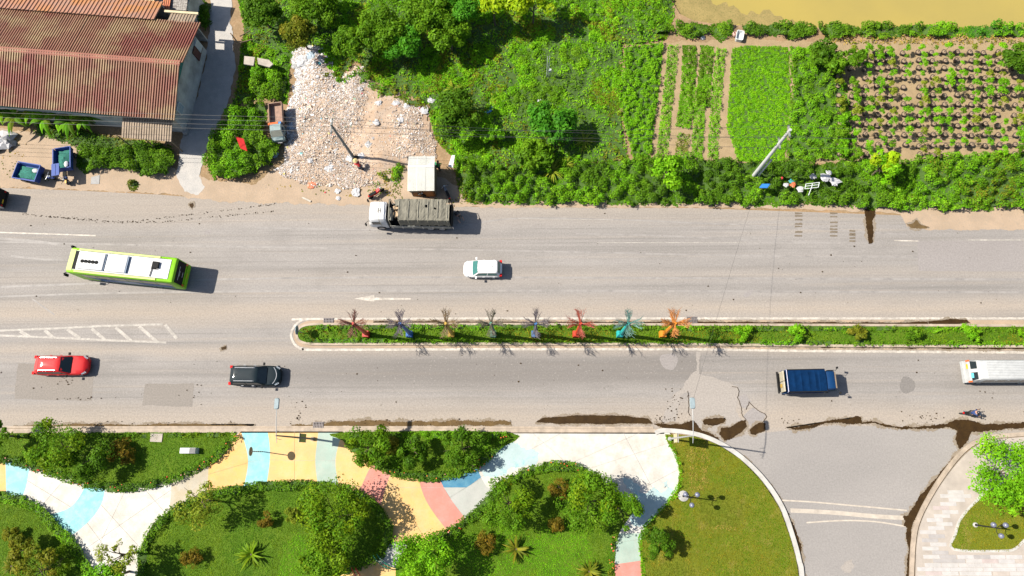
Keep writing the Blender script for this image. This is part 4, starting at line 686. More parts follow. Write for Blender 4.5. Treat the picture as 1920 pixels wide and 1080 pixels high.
M_RUST2 = roof_mat('orange_rusty_sheet', ((.30, .14, .085), (.36, .15, .04), (.28, .15, .10), (.17, .07, .045)), .3); M_GSH = roof_mat('grey_brown_sheet', ((.25, .19, .13), (.2, .15, .1), (.28, .21, .15), (.12, .09, .06)), .8); M_CREAM = roof_mat('cream_sheet', ((.5, .4, .22), (.45, .35, .2), (.52, .42, .27), (.38, .27, .14)), .6); M_WSH = roof_mat('white_sheet_metal', ((.6, .6, .55), (.56, .56, .51), (.62, .61, .57), (.48, .48, .43)), .6)
M_CEMENT = mat('stained_cement_render', (.52, .51, .47), .9, var=.5, scale=.7, kind='world', bmp=.5); M_TEAL = mat('teal_painted_panel', (.03, .18, .15), .7, var=.3); M_DARKM = mat('dark_metal', (.03, .03, .03), .5); M_BRICK = mat('brick_wall', (.42, .19, .07), .9, var=.4, scale=5); M_WHITEP = mat('white_panel', (.55, .58, .58), .6, var=.15); M_WOOD = mat('weathered_timber', (.24, .17, .1), .9, var=.5, scale=4)
WZ, RZ = 4.2, 5.55; wc = Vector(G(329, 221, WZ)); we = Vector(G(0, 194, WZ)); wrot = math.atan2(wc.y - we.y, wc.x - we.x); wf = Vector(G(366, 44, WZ))
def wloc(px, py, z):                                            # image point at height z -> warehouse coordinates
    q = Vector(G(px, py, z)) - wc; c_, s_ = math.cos(-wrot), math.sin(-wrot); return (q.x * c_ - q.y * s_, q.x * s_ + q.y * c_)
WD = wloc(366, 44, WZ)[1]; WR = WD * .49
wh = thing('warehouse', 'long warehouse with rusty red corrugated roof and grey side wall', 'building', (wc.x, wc.y, 0), wrot)
def slope_sheets(parent, x0, x1, y0, z0, y1, z1, m, w=1.25, pitch=.25, amp=.055, name='roof_sheet', jit=.02, lap=.06, off=0.0):
    L = math.hypot(y1 - y0, z1 - z0) + lap; me = corr(w, L, pitch, amp).mesh(name, m); n = int((x1 - x0) / w); rj = random.Random(int(abs(x0 * 7 + y0 * 3)) + 1)
    for i in range(n):
        o = link(name, me, parent); o.location = (x1 - (i + 1) * w + off, y0, z0 + (.012 if i % 2 else 0) + rj.uniform(0, jit)); a = math.atan2(z1 - z0, y1 - y0)
        o.rotation_euler = (a, 0, rj.uniform(-.003, .003))
# near slope rises from the eave to the ridge; far slope is laid from the far eave back to the ridge
slope_sheets(wh, -33.8, 0, -.25, WZ - .05, WR, RZ, M_RUST, amp=.10)
def slope_far(parent, x0, x1, y0, z0, y1, z1, m, w=1.25, **k):   # sheets laid from ridge (y0,z0) down to (y1,z1)
    slope_sheets(parent, x0, x1, y0, z0, y1, z1, m, w, **k)
slope_far(wh, -33.8, .3, WR, RZ, WD, WZ + .05, M_RUST, amp=.10)
MB().box((-16.9, WR, RZ + .06), (33.9, .42, .05)).box((-16.9, WR - .17, RZ + .03), (33.9, .2, .04), rx=.3).box((-16.9, WR + .17, RZ + .03), (33.9, .2, .04), rx=-.3).build('ridge_cap', mat('ridge_cap_metal', (.24, .075, .045), .8, var=.3, scale=1), wh)
ws = MB(); xw = -1.0                                            # side wall with gable
ws.add([(xw, .5, 0), (xw, WD - .4, 0), (xw, WD - .4, 3.6), (xw, WR, 4.75), (xw, .5, 3.6)], [(0, 1, 2, 3, 4)]); ws.add([(-34, .5, 0), (xw, .5, 0), (xw, .5, 4.0), (-34, .5, 4.0)], [(0, 1, 2, 3)]); ws.add([(xw, WD - .4, 0), (-34, WD - .4, 0), (-34, WD - .4, 4.0), (xw, WD - .4, 4.0)], [(0, 1, 2, 3)])
ws.build('wall', M_CEMENT, wh)
MB().add([(xw + .05, .5, 3.5), (xw + .05, WD - .4, 3.5), (xw + .05, WD - .4, 4.1), (xw + .05, WR, 5.35), (xw + .05, .5, 4.1)], [(0, 1, 2, 3, 4)]).build('gable_panel', M_TEAL, wh)
MB().box((-18, .47, 3.2), (30, .06, 1.3)).build('side_panel', M_TEAL, wh)
w1 = MB().box((xw + .1, 1.9, 2.4), (.14, 1.0, 1.0)).build('window', M_WHITEP, wh); MB().box((xw + .19, 1.9, 2.4), (.03, .8, .8)).build('pane', mat('dusty_glass', (.35, .42, .45), .2), w1)
w2 = MB().box((xw + .08, 8.7, 1.8), (.12, 1.5, 1.4)).build('shutter', mat('brown_shutter', (.12, .04, .03), .7), wh); MB().box((xw + .1, WD - 1.0, 1.9), (.14, .8, 1.3)).build('window', M_WHITEP, wh)
MB().box((xw - .1, 1.0, .25), (.35, 1.6, .5)).build('step', M_CONC, wh)
# grey awning in front
ax0, ay0 = wloc(214, 216, 3.3); ax1, ay1 = wloc(322, 266, 2.6)
aw = thing('awning', 'grey brown corrugated awning below the warehouse eave', 'awning', (wc.x, wc.y, 0), wrot)
slope_sheets(aw, ax0, ax1, ay1, 2.6, ay0 + .3, 3.3, M_GSH, 1.0, pitch=.25)
for x in (ax0 + .3, (ax0 + ax1) / 2, ax1 - .3): MB().tube([(x, ay1 + .2, 0), (x, ay1 + .2, 2.6)], .06, 8).build('post', M_WOOD, aw)
MB().box(((ax0 + ax1) / 2, ay1 + .2, 2.56), (ax1 - ax0 - .2, .08, .08)).build('beam', M_WOOD, aw)
# lean-to and yard roofs behind
lt = thing('lean_to', 'orange rusted lean-to roof behind the warehouse', 'building', (wc.x, wc.y, 0), wrot); lx1 = wloc(300, 30, 3.9)[0]
slope_sheets(lt, -33, lx1, WD - .15, 4.55, WD + 2.3, 3.9, M_RUST2, 1.2, pitch=.4, amp=.07); MB().box(((-33 + lx1) / 2, WD + 2.1, 1.9), (33 + lx1 - .4, .15, 3.8)).build('wall', M_CEMENT, lt)
cr = thing('cream_roof_shed', 'shed with cream corrugated roof at the top edge', 'building', (wc.x, wc.y, 0), wrot); cx1 = wloc(290, 5, 3.6)[0]; cy0 = wloc(290, 13, 3.6)[1]
slope_sheets(cr, cx1 - 11, cx1, cy0, 3.6, cy0 + 3.5, 4.2, M_CREAM, 1.0, pitch=.2); MB().box((cx1 - 5.5, cy0 + 1.9, 1.7), (10.6, 3, 3.4)).build('wall', M_CEMENT, cr)
rs = thing('rust_roof_hut', 'small rust red roofed hut beside the cream roof', 'building', (wc.x, wc.y, 0), wrot); hx = wloc(321, 5, 3.2)[0]; hy = wloc(321, 20, 3.2)[1]
slope_sheets(rs, hx - 1.6, hx, hy, 3.2, hy + 3, 3.5, roof_mat('red_rust_sheet', ((.4, .1, .04), (.36, .12, .05), (.42, .16, .06), (.2, .06, .03))), .8, pitch=.2); MB().box((hx - .8, hy + 1.6, 1.5), (1.4, 2.6, 3.0)).build('wall', M_CEMENT, rs)
th = thing('tiled_hut', 'small hut with dark grey weathered tile roof at the top', 'building', (wc.x, wc.y, 0), wrot); tx = wloc(353, 5, 3.0)[0]; ty = wloc(353, 20, 3.0)[1]; rt = random.Random(2)
tile = MB().box((0, 0, 0), (.2, .42, .05), rx=.12).mesh('roof_tile', roof_mat('weathered_tile', ((.2, .18, .16), (.12, .1, .09), (.3, .28, .25), (.06, .05, .05)), 2.5, 0))
for i in range(8):
    for j in range(8): o = link('roof_tile', tile, th); o.location = (tx - .1 - .215 * i, ty + .2 + .36 * j, 3.0 + .07 * j + rt.uniform(0, .03)); o.rotation_euler = (rt.uniform(-.05, .1), rt.uniform(-.08, .08), 0)
MB().box((tx - .85, ty + 1.6, 1.4), (1.5, 2.6, 2.8)).build('wall', M_CEMENT, th)
gs = thing('side_canopy', 'grey corrugated canopy with cream beam at the warehouse corner', 'canopy', (wc.x, wc.y, 0), wrot); gx0, gy0 = wloc(304, 44, 4.2); gx1, gy1 = wloc(369, 27, 4.2)
slope_sheets(gs, gx0, gx1, WD - .1, 4.3, gy1, 4.05, M_GSH, .9, pitch=.3); MB().box(((gx0 + gx1) / 2, gy1 + .12, 4.14), (gx1 - gx0 + .2, .24, .16)).build('beam', mat('cream_timber', (.5, .42, .26), .8), gs); MB().box(((gx0 + gx1) / 2, gy1 - .2, 2.0), (gx1 - gx0 - 1.6, .15, 4.0)).build('wall', M_CEMENT, gs)
# roadside shed with white roof
SZ = 2.6; sa = Vector(G(764, 358, SZ - .2)); sb2 = Vector(G(814, 358, SZ - .2)); sc = Vector(G(814, 294, SZ - .1)); sr = Vector(G(814, 312, SZ + .15))
shd = thing('roadside_shed', 'small white roofed shed standing behind the tarpaulin truck', 'shed', (sa.x, sa.y, 0), 0); sw = sb2.x - sa.x; sy1 = sr.y - sa.y; sy2 = sc.y - sa.y
slope_sheets(shd, 0, sw + .01, 0, SZ - .25, sy1, SZ + .15, M_WSH, sw / 3, pitch=sw / 33, amp=.03, off=0); slope_sheets(shd, 0, sw + .01, sy1, SZ + .15, sy2, SZ - .1, M_WSH, sw / 3, pitch=sw / 33, amp=.03)
MB().box((sw / 2, sy1, SZ + .19), (sw, .2, .04)).build('ridge_cap', M_WSH, shd)
for (c, d, m, nm) in (((sw / 2, .45, 1.1), (sw - .3, .1, 2.2), M_BRICK, 'wall'), ((sw / 2, sy2 - .2, 1.15), (sw - .3, .1, 2.3), M_WHITEP, 'wall'), ((.15, sy2 / 2, 1.1), (.1, sy2 - .8, 2.2), M_WHITEP, 'wall'), ((sw - .15, sy2 / 2, 1.1), (.1, sy2 - .8, 2.2), M_WOOD, 'wall'), ((sw * .72, .39, .95), (.8, .06, 1.9), mat('orange_door', (.45, .17, .04), .7), 'door')): MB().box(c, d).build(nm, m, shd)
MB().box((sw * .2, .39, 1.4), (.7, .05, .7)).build('window', M_DARKM, shd)
# ------------------------------------------------------------------ vehicles
def paint(name, col, rough=.28, coat=.6): return mat(name, tuple(c * (1.35 if min(col) > .4 else 1) for c in col), .6, .0, .18, 2.2, coat=coat * .6, spec=.15)
M_GLASS = mat('tinted_glass', (.012, .02, .024), .08, var=.2, spec=.4); M_GLASST = mat('teal_glass', (.03, .14, .13), .1, var=.2, spec=.7); M_TYRE = mat('tyre_rubber', (.02, .02, .02), .85); M_RIM = mat('alloy', (.45, .45, .46), .35, .7); M_CHROME = mat('chrome', (.55, .57, .6), .2, .6); M_RED = mat('red_lamp', (.5, .01, .01), .7, spec=.1); M_HEAD = mat('headlamp', (.5, .55, .58), .15); M_PLATE = mat('yellow_plate', (.6, .4, .02), .5); M_BLACK = mat('black_plastic', (.018, .018, .018), .85, spec=.15); M_LABELW = mat('white_print', (.6, .6, .6), .6)
_wh = {}
def wheel(p, x, y, r=.33, w=.22, side=1):
    key = (round(r, 2), round(w, 2))
    if key not in _wh: _wh[key] = (MB().lathe((0, 0, 0), [(r * .6, -w / 2), (r * .93, -w / 2), (r, -w * .3), (r, w * .3), (r * .93, w / 2), (r * .6, w / 2)], 20).mesh('tyre', M_TYRE, True), MB().lathe((0, 0, 0), [(0, w * .3), (r * .2, w * .42), (r * .55, w * .38), (r * .62, w * .5)], 10).mesh('rim', M_RIM))
    o = link('wheel', _wh[key][0], p); o.location = (x, y, r); o.rotation_euler = (-math.pi / 2 * side, 0, 0); link('rim', _wh[key][1], o); return o
def pose(front_px, rear_px, z):
    f, r = Vector(G(*front_px, z)), Vector(G(*rear_px, z)); d = f - r; return ((f.x + r.x) / 2, (f.y + r.y) / 2, 0), math.atan2(d.y, d.x), d.length
def rring(x0, x1, y0, y1, z, rad, n=5):                         # rounded rectangle outline in plan
    pts = []
    for cx, cy, a0 in ((x1 - rad, y1 - rad, 0), (x0 + rad, y1 - rad, 90), (x0 + rad, y0 + rad, 180), (x1 - rad, y0 + rad, 270)):
        for i in range(n): a = math.radians(a0 + 90 * i / (n - 1)); pts.append((cx + rad * math.cos(a), cy + rad * math.sin(a), z))
    return pts
def interp(x, xs, ys): return float(np.interp(x, xs, ys))
def car(name, label, fpx, rpx, W, Hh, pm, hood=.30, tail=.06, cab=(.24, .08), roofm=None, glass=M_GLASS, suv=False, rails=False, sunroof=False, chrome=False, stub=False):
    """hood, tail: share of the length ahead of the windscreen foot / behind the rear glass foot; cab: run of windscreen and rear glass"""
    loc, rz, L = pose(fpx, rpx, .7); t = thing(name, label, 'car', loc, rz, 'cars on the road'); h = L / 2; w = W / 2; belt = Hh * .60; b = MB(); rings = []
    xs = [-h, -h + .06, -h + .18, -h + .45, -h * .5, 0, h * .45, h - .75, h - .4, h - .16, h - .05, h]; wf = [.70, .86, .93, .985, 1, 1, 1, .985, .93, .82, .70, .52]; zt = [belt * .82, belt * .95, belt, belt + .02, belt + .02, belt + .01, belt - .01, belt - .06, belt - .11, belt - .18, belt - .27, belt - .36]; zb = [.42, .34, .27, .24, .22, .22, .22, .22, .24, .28, .33, .4]
    for i, x in enumerate(np.linspace(-h, h, 26)):
        ww, z1, z0 = w * interp(x, xs, wf), interp(x, xs, zt), interp(x, xs, zb); half = [(ww * .9, z0), (ww * .99, z0 + (z1 - z0) * .3), (ww, z0 + (z1 - z0) * .62), (ww * .96, z0 + (z1 - z0) * .88), (ww * .86, z1), (ww * .45, z1 + .035), (0, z1 + .045)]
        rings.append([(x, y, z) for y, z in half] + [(x, -y, z) for y, z in half[-2::-1]])
    b.loft(rings).build('body', pm, t, True)
    xf0, xr0 = h - hood * L, -h + tail * L; xf1, xr1 = xf0 - cab[0] * L, xr0 + cab[1] * L; wb, wt = w * .92, w * .74; c = MB()
    lv = [(xr0, xf0, wb, belt - .03), (xr0 + (xr1 - xr0) * .82, xf0 + (xf1 - xf0) * .82, wb + (wt - wb) * .82, Hh - .09), (xr1, xf1, wt, Hh - .03), (xr1 + .12, xf1 - .12, wt - .12, Hh + .012), (xr1 + .32, xf1 - .28, wt * .6, Hh + .045), (xr1 + .6, xf1 - .5, wt * .25, Hh + .06)]
    c.loft([rring(a, d, -e, e, z, min(.22, e * .5)) for a, d, e, z in lv]).build('cabin', roofm or pm, t, True)
    def patch(nm, f, u0, u1, v0, v1, m=glass, off=.014):            # glass pane lying on a side of the cabin, f(u, v) -> point
        n = 6; g = MB(); vs = [f(u0 + (u1 - u0) * i / n, v0 + (v1 - v0) * j / 3) for j in range(4) for i in range(n + 1)]; g.add(vs, [(j * (n + 1) + i, j * (n + 1) + i + 1, (j + 1) * (n + 1) + i + 1, (j + 1) * (n + 1) + i) for j in range(3) for i in range(n)]); return g.build(nm, m, t, True)
    def yw(v): return wb + (wt - wb) * v
    zz = lambda v: belt - .02 + (Hh - .04 - belt + .02) * v
    bow = lambda u: .10 * (1 - (2 * u - 1) ** 2)
    patch('windscreen', lambda u, v: (xf0 + (xf1 - xf0) * v + bow(u) * .5 - .02, (2 * u - 1) * yw(v) * .97, zz(v) + .05), .03, .97, .05, .97)
    patch('rear_window', lambda u, v: (xr0 + (xr1 - xr0) * v - bow(u) * .35 + .0, (2 * u - 1) * yw(v) * .95, zz(v) + .04), .06, .94, .25, .95)
    for s in (1, -1):
        for (a0, a1) in ((.50, .93), (.08, .47)): patch('side_window', lambda u, v, s=s, a0=a0, a1=a1: ((xr0 + (xr1 - xr0) * v) * (1 - (a0 + (a1 - a0) * u)) + (xf0 + (xf1 - xf0) * v) * (a0 + (a1 - a0) * u), s * (yw(v) + .012), zz(v) + .01), 0, 1, .12, .86)
        hl = MB().loft([[(h - .42, s * w * .93, belt - .19), (h - .12, s * w * .70, belt - .30), (h - .2, s * w * .60, belt - .22), (h - .45, s * w * .84, belt - .13)], [(h - .40, s * w * .95, belt - .14), (h - .08, s * w * .73, belt - .25), (h - .17, s * w * .62, belt - .165), (h - .44, s * w * .86, belt - .075)]]); hl.build('headlight', M_HEAD, t)
        MB().box((-h + .10, s * w * .80, belt - .10), (.22, .26, .26)).build('taillight', M_RED, t)
        MB().box((xf0 - .35, s * (w + .11), belt + .06), (.15, .24, .13)).build('mirror', M_BLACK if pm is not PW else pm, t)
        for x in (h - .82, -h + .8): wheel(t, x, s * (w - .13), .34 if suv else .29, .22, s)
        for x in (.0, -.95): MB().box((x - .1, s * (w + .01), belt - .12), (.2, .03, .04)).build('door_handle', M_CHROME if chrome else pm, t)
        if rails: MB().tube([(xr1 + .25, s * wt * .86, Hh - .0), (xr1 + .3, s * wt * .86, Hh + .06), (xf1 - .3, s * wt * .86, Hh + .06), (xf1 - .2, s * wt * .86, Hh)], .028, 6).build('roof_rail', M_CHROME, t)
    MB().loft([[(h - .10 - .28 * (k / 6) ** 2, w * .6 * k / 6, belt - z) for k in range(-6, 7)] for z in (.30, .42)], cap=False, closed=False).build('grille', M_BLACK, t)
    if chrome: MB().tube([(h - .34 - .30 * (k / 6) ** 2, w * .80 * k / 6, belt - .10 + .02 * (k / 6) ** 2) for k in range(-6, 7)], .035, 6).build('chrome_strip', M_CHROME, t)
    MB().box((-h - .01, 0, .72), (.03, .5, .13)).build('number_plate', M_LABELW, t)
    if sunroof: MB().box((xf1 - .45, 0, Hh + .022), (.38, .75, .02)).build('sunroof', mat('sunroof_glass', (.01, .03, .09), .08), t)
    if suv: MB().box((xr1 + .02, 0, Hh - .0), (.22, wt * 1.7, .04)).build('spoiler', pm, t)
    MB().tube([(xr1 + .55, 0, Hh + .02), (xr1 + .35, 0, Hh + .14)], [.03, .01], 6).build('antenna', M_BLACK, t); return t
PW = paint('white_car_paint', (.5, .5, .5)); PR = paint('red_car_paint', (.45, .006, .008)); PB = paint('black_car_paint', (.003, .012, .018), .2, .12)
car('hatchback', 'small white hatchback alone on the upper carriageway', (869, 504), (941, 504), 1.62, 1.5, PW, .24, .03, (.15, .08), glass=M_GLASST)
car('red_suv', 'red car with dark sunroof beside the painted hatching', (166, 685), (67, 685), 1.82, 1.66, PR, .27, .05, (.15, .10), suv=True, rails=True, sunroof=True)
car('black_suv', 'black car with chrome nose strip behind the median nose', (527, 705), (433, 704), 1.85, 1.7, PB, .25, .03, (.15, .07), suv=True, rails=True, chrome=True)

def boxbody(mb, x0, x1, w, z0, z1, r=.12, e=.10, mi=0, taper=.0):  # box with rounded long edges and slightly rounded ends
    def sec(x, k, dz): 
        ww, zz1 = w / 2 * k, z1 - dz; return [(x, y, z) for y, z in ((ww, z0), (ww, zz1 - r * 2), (ww - taper, zz1 - r), (ww - taper - r * .3, zz1 - r * .3), (ww - taper - r, zz1), (0, zz1 + .01), (-ww + taper + r, zz1), (-ww + taper + r * .3, zz1 - r * .3), (-ww + taper, zz1 - r), (-ww, zz1 - r * 2), (-ww, z0))]
    return mb.loft([sec(x0, .93, e * .8), sec(x0 + e * .3, .98, e * .25), sec(x0 + e, 1, 0), sec((x0 + x1) / 2, 1, 0), sec(x1 - e, 1, 0), sec(x1 - e * .3, .98, e * .25), sec(x1, .93, e * .8)], mi)
# bus
loc, rz, L = pose((128, 486), (326, 506), 3.0); L += .1; h = L / 2
bus = thing('city_bus', 'lime green and white city bus on the upper carriageway', 'bus', loc, rz); GRN = paint('lime_bus_paint', (.22, .50, .015), .35, .3); BWH = paint('white_bus_paint', (.415, .42, .42), .4, .1); PGR = paint('pale_green_bus_paint', (.5, .58, .2), .4, .2); BBL = paint('blue_bus_paint', (.015, .1, .28), .35, .3)
boxbody(MB(), -h, h, 2.4, .32, 2.98, .2, .22).build('body', GRN, bus, True)
MB().box((.35, 1.02, 3.0), (L - 2.4, .2, .05)).box((.35, -1.02, 3.0), (L - 2.4, .2, .05)).box((h - .35, 0, 2.985), (.5, 2.0, .05)).build('roof_edge', PGR, bus)
MB().box((-.1, 0, 3.0), (L - 1.1, 1.82, .06)).build('roof_panel', BWH, bus)
MB().box((h - .78, 0, 3.02), (.34, 1.74, .06)).build('recess_shade', M_BLACK, bus)  # black strip on the roof, standing in for the shade inside the front recess
for (xc, ll, hh) in ((h - 2.35, 2.5, .26), (h - 4.75, 1.9, .22)):
    pod = boxbody(MB(), xc - ll / 2, xc + ll / 2, 1.6, 3.02, 3.02 + hh, .05, .05).build('air_conditioner', BWH, bus, True)
    MB().box((xc - ll / 2 - .05, 0, 3.12), (.08, 1.6, .16)).build('pod_frame', mat('blue_grey_metal', (.1, .16, .25), .6), pod)
    if hh > .24:
        for k in range(5): f = MB().lathe((xc + .75 - .335 * k, .1, 3.02 + hh), [(.0, .04), (.04, .04), (.05, .012), (.13, .012), (.145, .05), (.16, .05), (.165, 0)], 14).build('fan', M_BLACK, pod)
        for s in (.33, -.33):
            for dx in (-.28, .30): MB().box((xc + .1 + dx * 1.6, s + .1, 3.02 + hh + .012), (.75, .05, .014)).build('printed_line', mat('grey_print', (.3, .3, .3), .6), pod)
vb = MB().box((-h + 1.75, -.25, 3.14), (.58, .62, .2)).build('roof_vent', M_BLACK, bus); MB().box((-h + 2.05, -.05, 3.12), (.05, .4, .12)).box((-h + 1.8, .12, 3.17), (.4, .06, .1)).tube([(-h + 2.05, .1, 3.1), (-h + 2.1, .85, 3.1)], .04, 6).build('hose', M_BLACK, vb)
for s in (1, -1):
    MB().box((-.1, s * .93, 3.04), (L - 1.9, .03, .05)).build('cable_duct', M_BLACK, bus)
    for k in range(6): MB().box((-h + 1.2 + k * 1.42, s * 1.203, 2.0), (1.32, .02, .85)).build('side_window', M_GLASS, bus)
    MB().add([(-h + .8, s * 1.208, .5), (h - 2.2, s * 1.208, .4), (h - 1.2, s * 1.208, 1.5), (h - 3.5, s * 1.208, 1.45), (-h + .8, s * 1.208, 1.5)], [(0, 1, 2, 3, 4)]).add([(-h + 2.0, s * 1.209, 2.44), (-h + 6.4, s * 1.209, 2.44), (-h + 5.2, s * 1.209, 2.62), (-h + 2.6, s * 1.209, 2.62)], [(0, 1, 2, 3)]).build('blue_graphic', BBL, bus)
    MB().add([(-h + 3.6, s * 1.212, .55), (-h + 5.4, s * 1.212, .55), (-h + 6.6, s * 1.212, 1.3), (-h + 4.4, s * 1.212, 1.35)], [(0, 1, 2, 3)]).build('white_graphic', mat('lilac_print', (.35, .4, .5), .5), bus)
    for x in (h - 2.3, -h + 2.5): wheel(bus, x, s * 1.06, .48, .28, s)
    MB().tube([(h - .1, s * 1.1, 2.7), (h + .22, s * 1.32, 2.75), (h + .25, s * 1.34, 2.45)], .035, 6).box((h + .25, s * 1.34, 2.3), (.14, .24, .5)).build('mirror', M_BLACK, bus)
MB().box((-h - .005, 0, 1.95), (.05, 2.1, 1.4)).build('rear_window', M_BLACK, bus); MB().box((-h - .04, 0, .75), (.1, 2.2, .55)).build('bumper', GRN, bus)
for k, (z, wdt) in enumerate(((2.2, 1.3), (2.08, .5), (1.55, .5))): MB().box((-h - .036, .1, z), (.012, wdt, .05)).build('printed_line', M_LABELW, bus)
for s in (1, -1): MB().box((-h - .05, s * 1.0, 1.15), (.05, .2, .35)).build('taillight', mat('orange_lamp', (.6, .12, .02), .3), bus)
MB().box((h - .02, 0, 1.75), (.06, 2.1, 1.3)).build('windscreen', M_GLASS, bus); MB().box((-h - .1, 0, .9), (.02, .5, .14)).build('number_plate', M_PLATE, bus)

# truck with grey tarpaulin
loc, rz, L = pose((687, 392), (846, 394), 2.9); h = L / 2
tk = thing('tarpaulin_truck', 'white cab lorry with torn grey tarpaulin parked at roadside', 'truck', loc, rz); tk.scale = (1, .93, 1); CW = paint('lorry_white', (.5, .5, .5), .4, .2); M_TARP = mat('grey_tarpaulin', (.15, .14, .105), .8, var=.35, scale=1.6, bmp=.6); M_RAIL = mat('steel_side_board', (.24, .25, .23), .6, .2, .4)
cab = MB(); sec = lambda x, k, z1, z0=.55: [(x, y, z) for y, z in ((1.05 * k, z0), (1.1 * k, 1.4), (1.02 * k, z1 - .25), (.9 * k, z1 - .04), (.5 * k, z1), (-.5 * k, z1), (-.9 * k, z1 - .04), (-1.02 * k, z1 - .25), (-1.1 * k, 1.4), (-1.05 * k, z0))]
cab.loft([sec(h - 1.75, .97, 2.55), sec(h - 1.6, 1, 2.62), sec(h - .5, 1, 2.6), sec(h - .18, .97, 2.4), sec(h - .08, .95, 1.7), sec(h, .93, 1.5)]).build('cab', CW, tk, True)
MB().add([(h - .14, -.9, 2.28), (h - .14, .9, 2.28), (h - .045, .95, 1.6), (h - .045, -.95, 1.6)], [(0, 1, 2, 3)]).build('windscreen', M_GLASS, tk); MB().box((h - 1.77, 0, 2.05), (.05, 1.2, .6)).build('rear_window', M_BLACK, tk)
for s in (1, -1):
    MB().box((h - .75, s * 1.085, 1.85), (.75, .05, .6)).build('side_window', M_GLASS, tk); MB().tube([(h - .1, s * 1.0, 2.3), (h + .15, s * 1.25, 2.25)], .025, 6).box((h + .16, s * 1.28, 2.0), (.1, .2, .42)).build('mirror', M_BLACK, tk)
    for x in (h - 1.0, -h + 1.1, -h + 2.2): wheel(tk, x, s * .98, .46, .28, s)
    MB().box((-.95, s * 1.17, 1.15), (L - 2.1, .06, .55)).build('side_board', M_RAIL, tk); MB().box((h - .02, s * .8, .85), (.06, .35, .2)).build('headlight', M_HEAD, tk)
    for k in range(7): MB().box((h - 2.2 - k * .95, s * 1.21, 1.15), (.08, .04, .62)).build('board_post', M_CHROME, tk)
MB().box((h - 1.0, 0, 2.64), (.05, .5, .03)).box((h - 1.25, 0, 2.64), (.05, .5, .03)).box((h - 1.12, 0, 2.64), (.3, .05, .03)).build('roof_mark', mat('dirty_grey', (.2, .19, .17), .8), tk)
MB().box((-.9, 0, .85), (L - 1.9, 2.3, .25)).box((0, 0, .6), (L - .3, .8, .3)).build('cargo_bed', M_BLACK, tk); x0, x1 = -h + .15, h - 2.05
MB().box((x1, 0, 1.9), (.06, 2.2, 2.0)).build('end_board', M_BLACK, tk); MB().box((x0 - .08, 0, 1.6), (.05, 2.3, 1.5)).build('end_board', M_BLACK, tk); tp = MB(); rj = random.Random(4); nx, ny = 46, 16; vs = []
for i in range(nx + 1):
    for j in range(ny + 1):
        u, v = i / nx, j / ny; x = x0 + (x1 - .95 - x0) * u; a = (v - .5) * 2; bowz = .02 * math.cos(u * math.pi * 14 + a * 2) * (1 - abs(a)) + .045 * abs(math.cos(u * math.pi * 6)) ** 8
        if abs(a) < .76: y, z = a / .76 * 1.13, 2.92 + .10 * (1 - (a / .76) ** 2) + bowz
        else: y, z = math.copysign(1.15 + .05 * abs(a), a), 2.92 - (abs(a) - .76) / .24 * (1.2 + .12 * math.sin(u * 40))
        vs.append((x + rj.uniform(-.02, .02), y + rj.uniform(-.015, .015), z + rj.uniform(-.02, .02)))
tp.add(vs, [(i * (ny + 1) + j, (i + 1) * (ny + 1) + j, (i + 1) * (ny + 1) + j + 1, i * (ny + 1) + j + 1) for i in range(nx) for j in range(ny) if not ((i in (20, 21) and j in (6, 5)) or (i in (12, 13) and j in (7,)) or (i < 3 and j < 5))]); tp.build('tarpaulin', M_TARP, tk)
for k in range(8): x = x0 + .2 + k * .9; MB().tube([(x, 1.2, 1.4), (x, 1.15, 2.85), (x, .8, 3.03), (x, 0, 3.08), (x, -.8, 3.03), (x, -1.15, 2.85), (x, -1.2, 1.4)], .03, 6).build('bow', mat('bow_steel', (.28, .26, .2), .6), tk)
tf = MB(); tf.loft([[(x1 - .95, y, 2.95 + .05 * math.sin(y * 9)), (x1 - .6 + .12 * math.sin(y * 4), y + .05, 2.82), (x1 - .45 + .1 * math.cos(y * 5), y, 2.6)] for y in (-1.1, -.9, -.65, -.45)], cap=False, closed=False); tf.loft([[(x1 - .1, y, 2.9), (x1 - .3, y + .04, 2.86 + .04 * math.sin(y * 8)), (x1 - .45, y, 2.7)] for y in (-.2, .1, .5, .9, 1.1)], cap=False, closed=False); tf.build('torn_flap', M_TARP, tk)
for (x, y, z, d) in ((x1 - .62, .35, 2.35, (.42, .5, .35)), (x1 - .55, -.35, 2.4, (.5, .4, .3)), (x1 - .7, .0, 2.2, (.4, .4, .3))): tag(MB().box((x, y, z), d, .3).build('cargo_box', mat('cardboard', (.42, .3, .18), .85), tk))
# blue truck
loc, rz, L = pose((1575, 712), (1468, 714), 2.2); h = L / 2
bt = thing('blue_truck', 'blue covered truck with cream tailgate on the lower carriageway', 'truck', loc, rz); BT = mat('blue_tarpaulin', (.002, .02, .068), .9, var=.35, scale=2.5, bmp=.4, spec=.05); BC = paint('blue_cab_paint', (.003, .034, .11), .35, .3); CRM = mat('cream_steel', (.42, .38, .28), .7, var=.4, scale=4)
x0, x1 = -h + .42, h - 1.15; tb = MB(); rg = []
for i in range(37):
    u = i / 36; x = x0 + (x1 - x0) * u; sag = -.075 * abs(math.sin(u * math.pi * 5.5)) ** .7 if u < .82 else -.02; rg.append([(x, y, z) for y, z in ((.98, 1.0), (.97, 1.95), (.90, 2.12 + sag * .3), (.45, 2.18 + sag), (0, 2.2 + sag), (-.45, 2.18 + sag), (-.9, 2.12 + sag * .3), (-.97, 1.95), (-.98, 1.0))])
tb.loft(rg).build('tarpaulin', BT, bt, False)
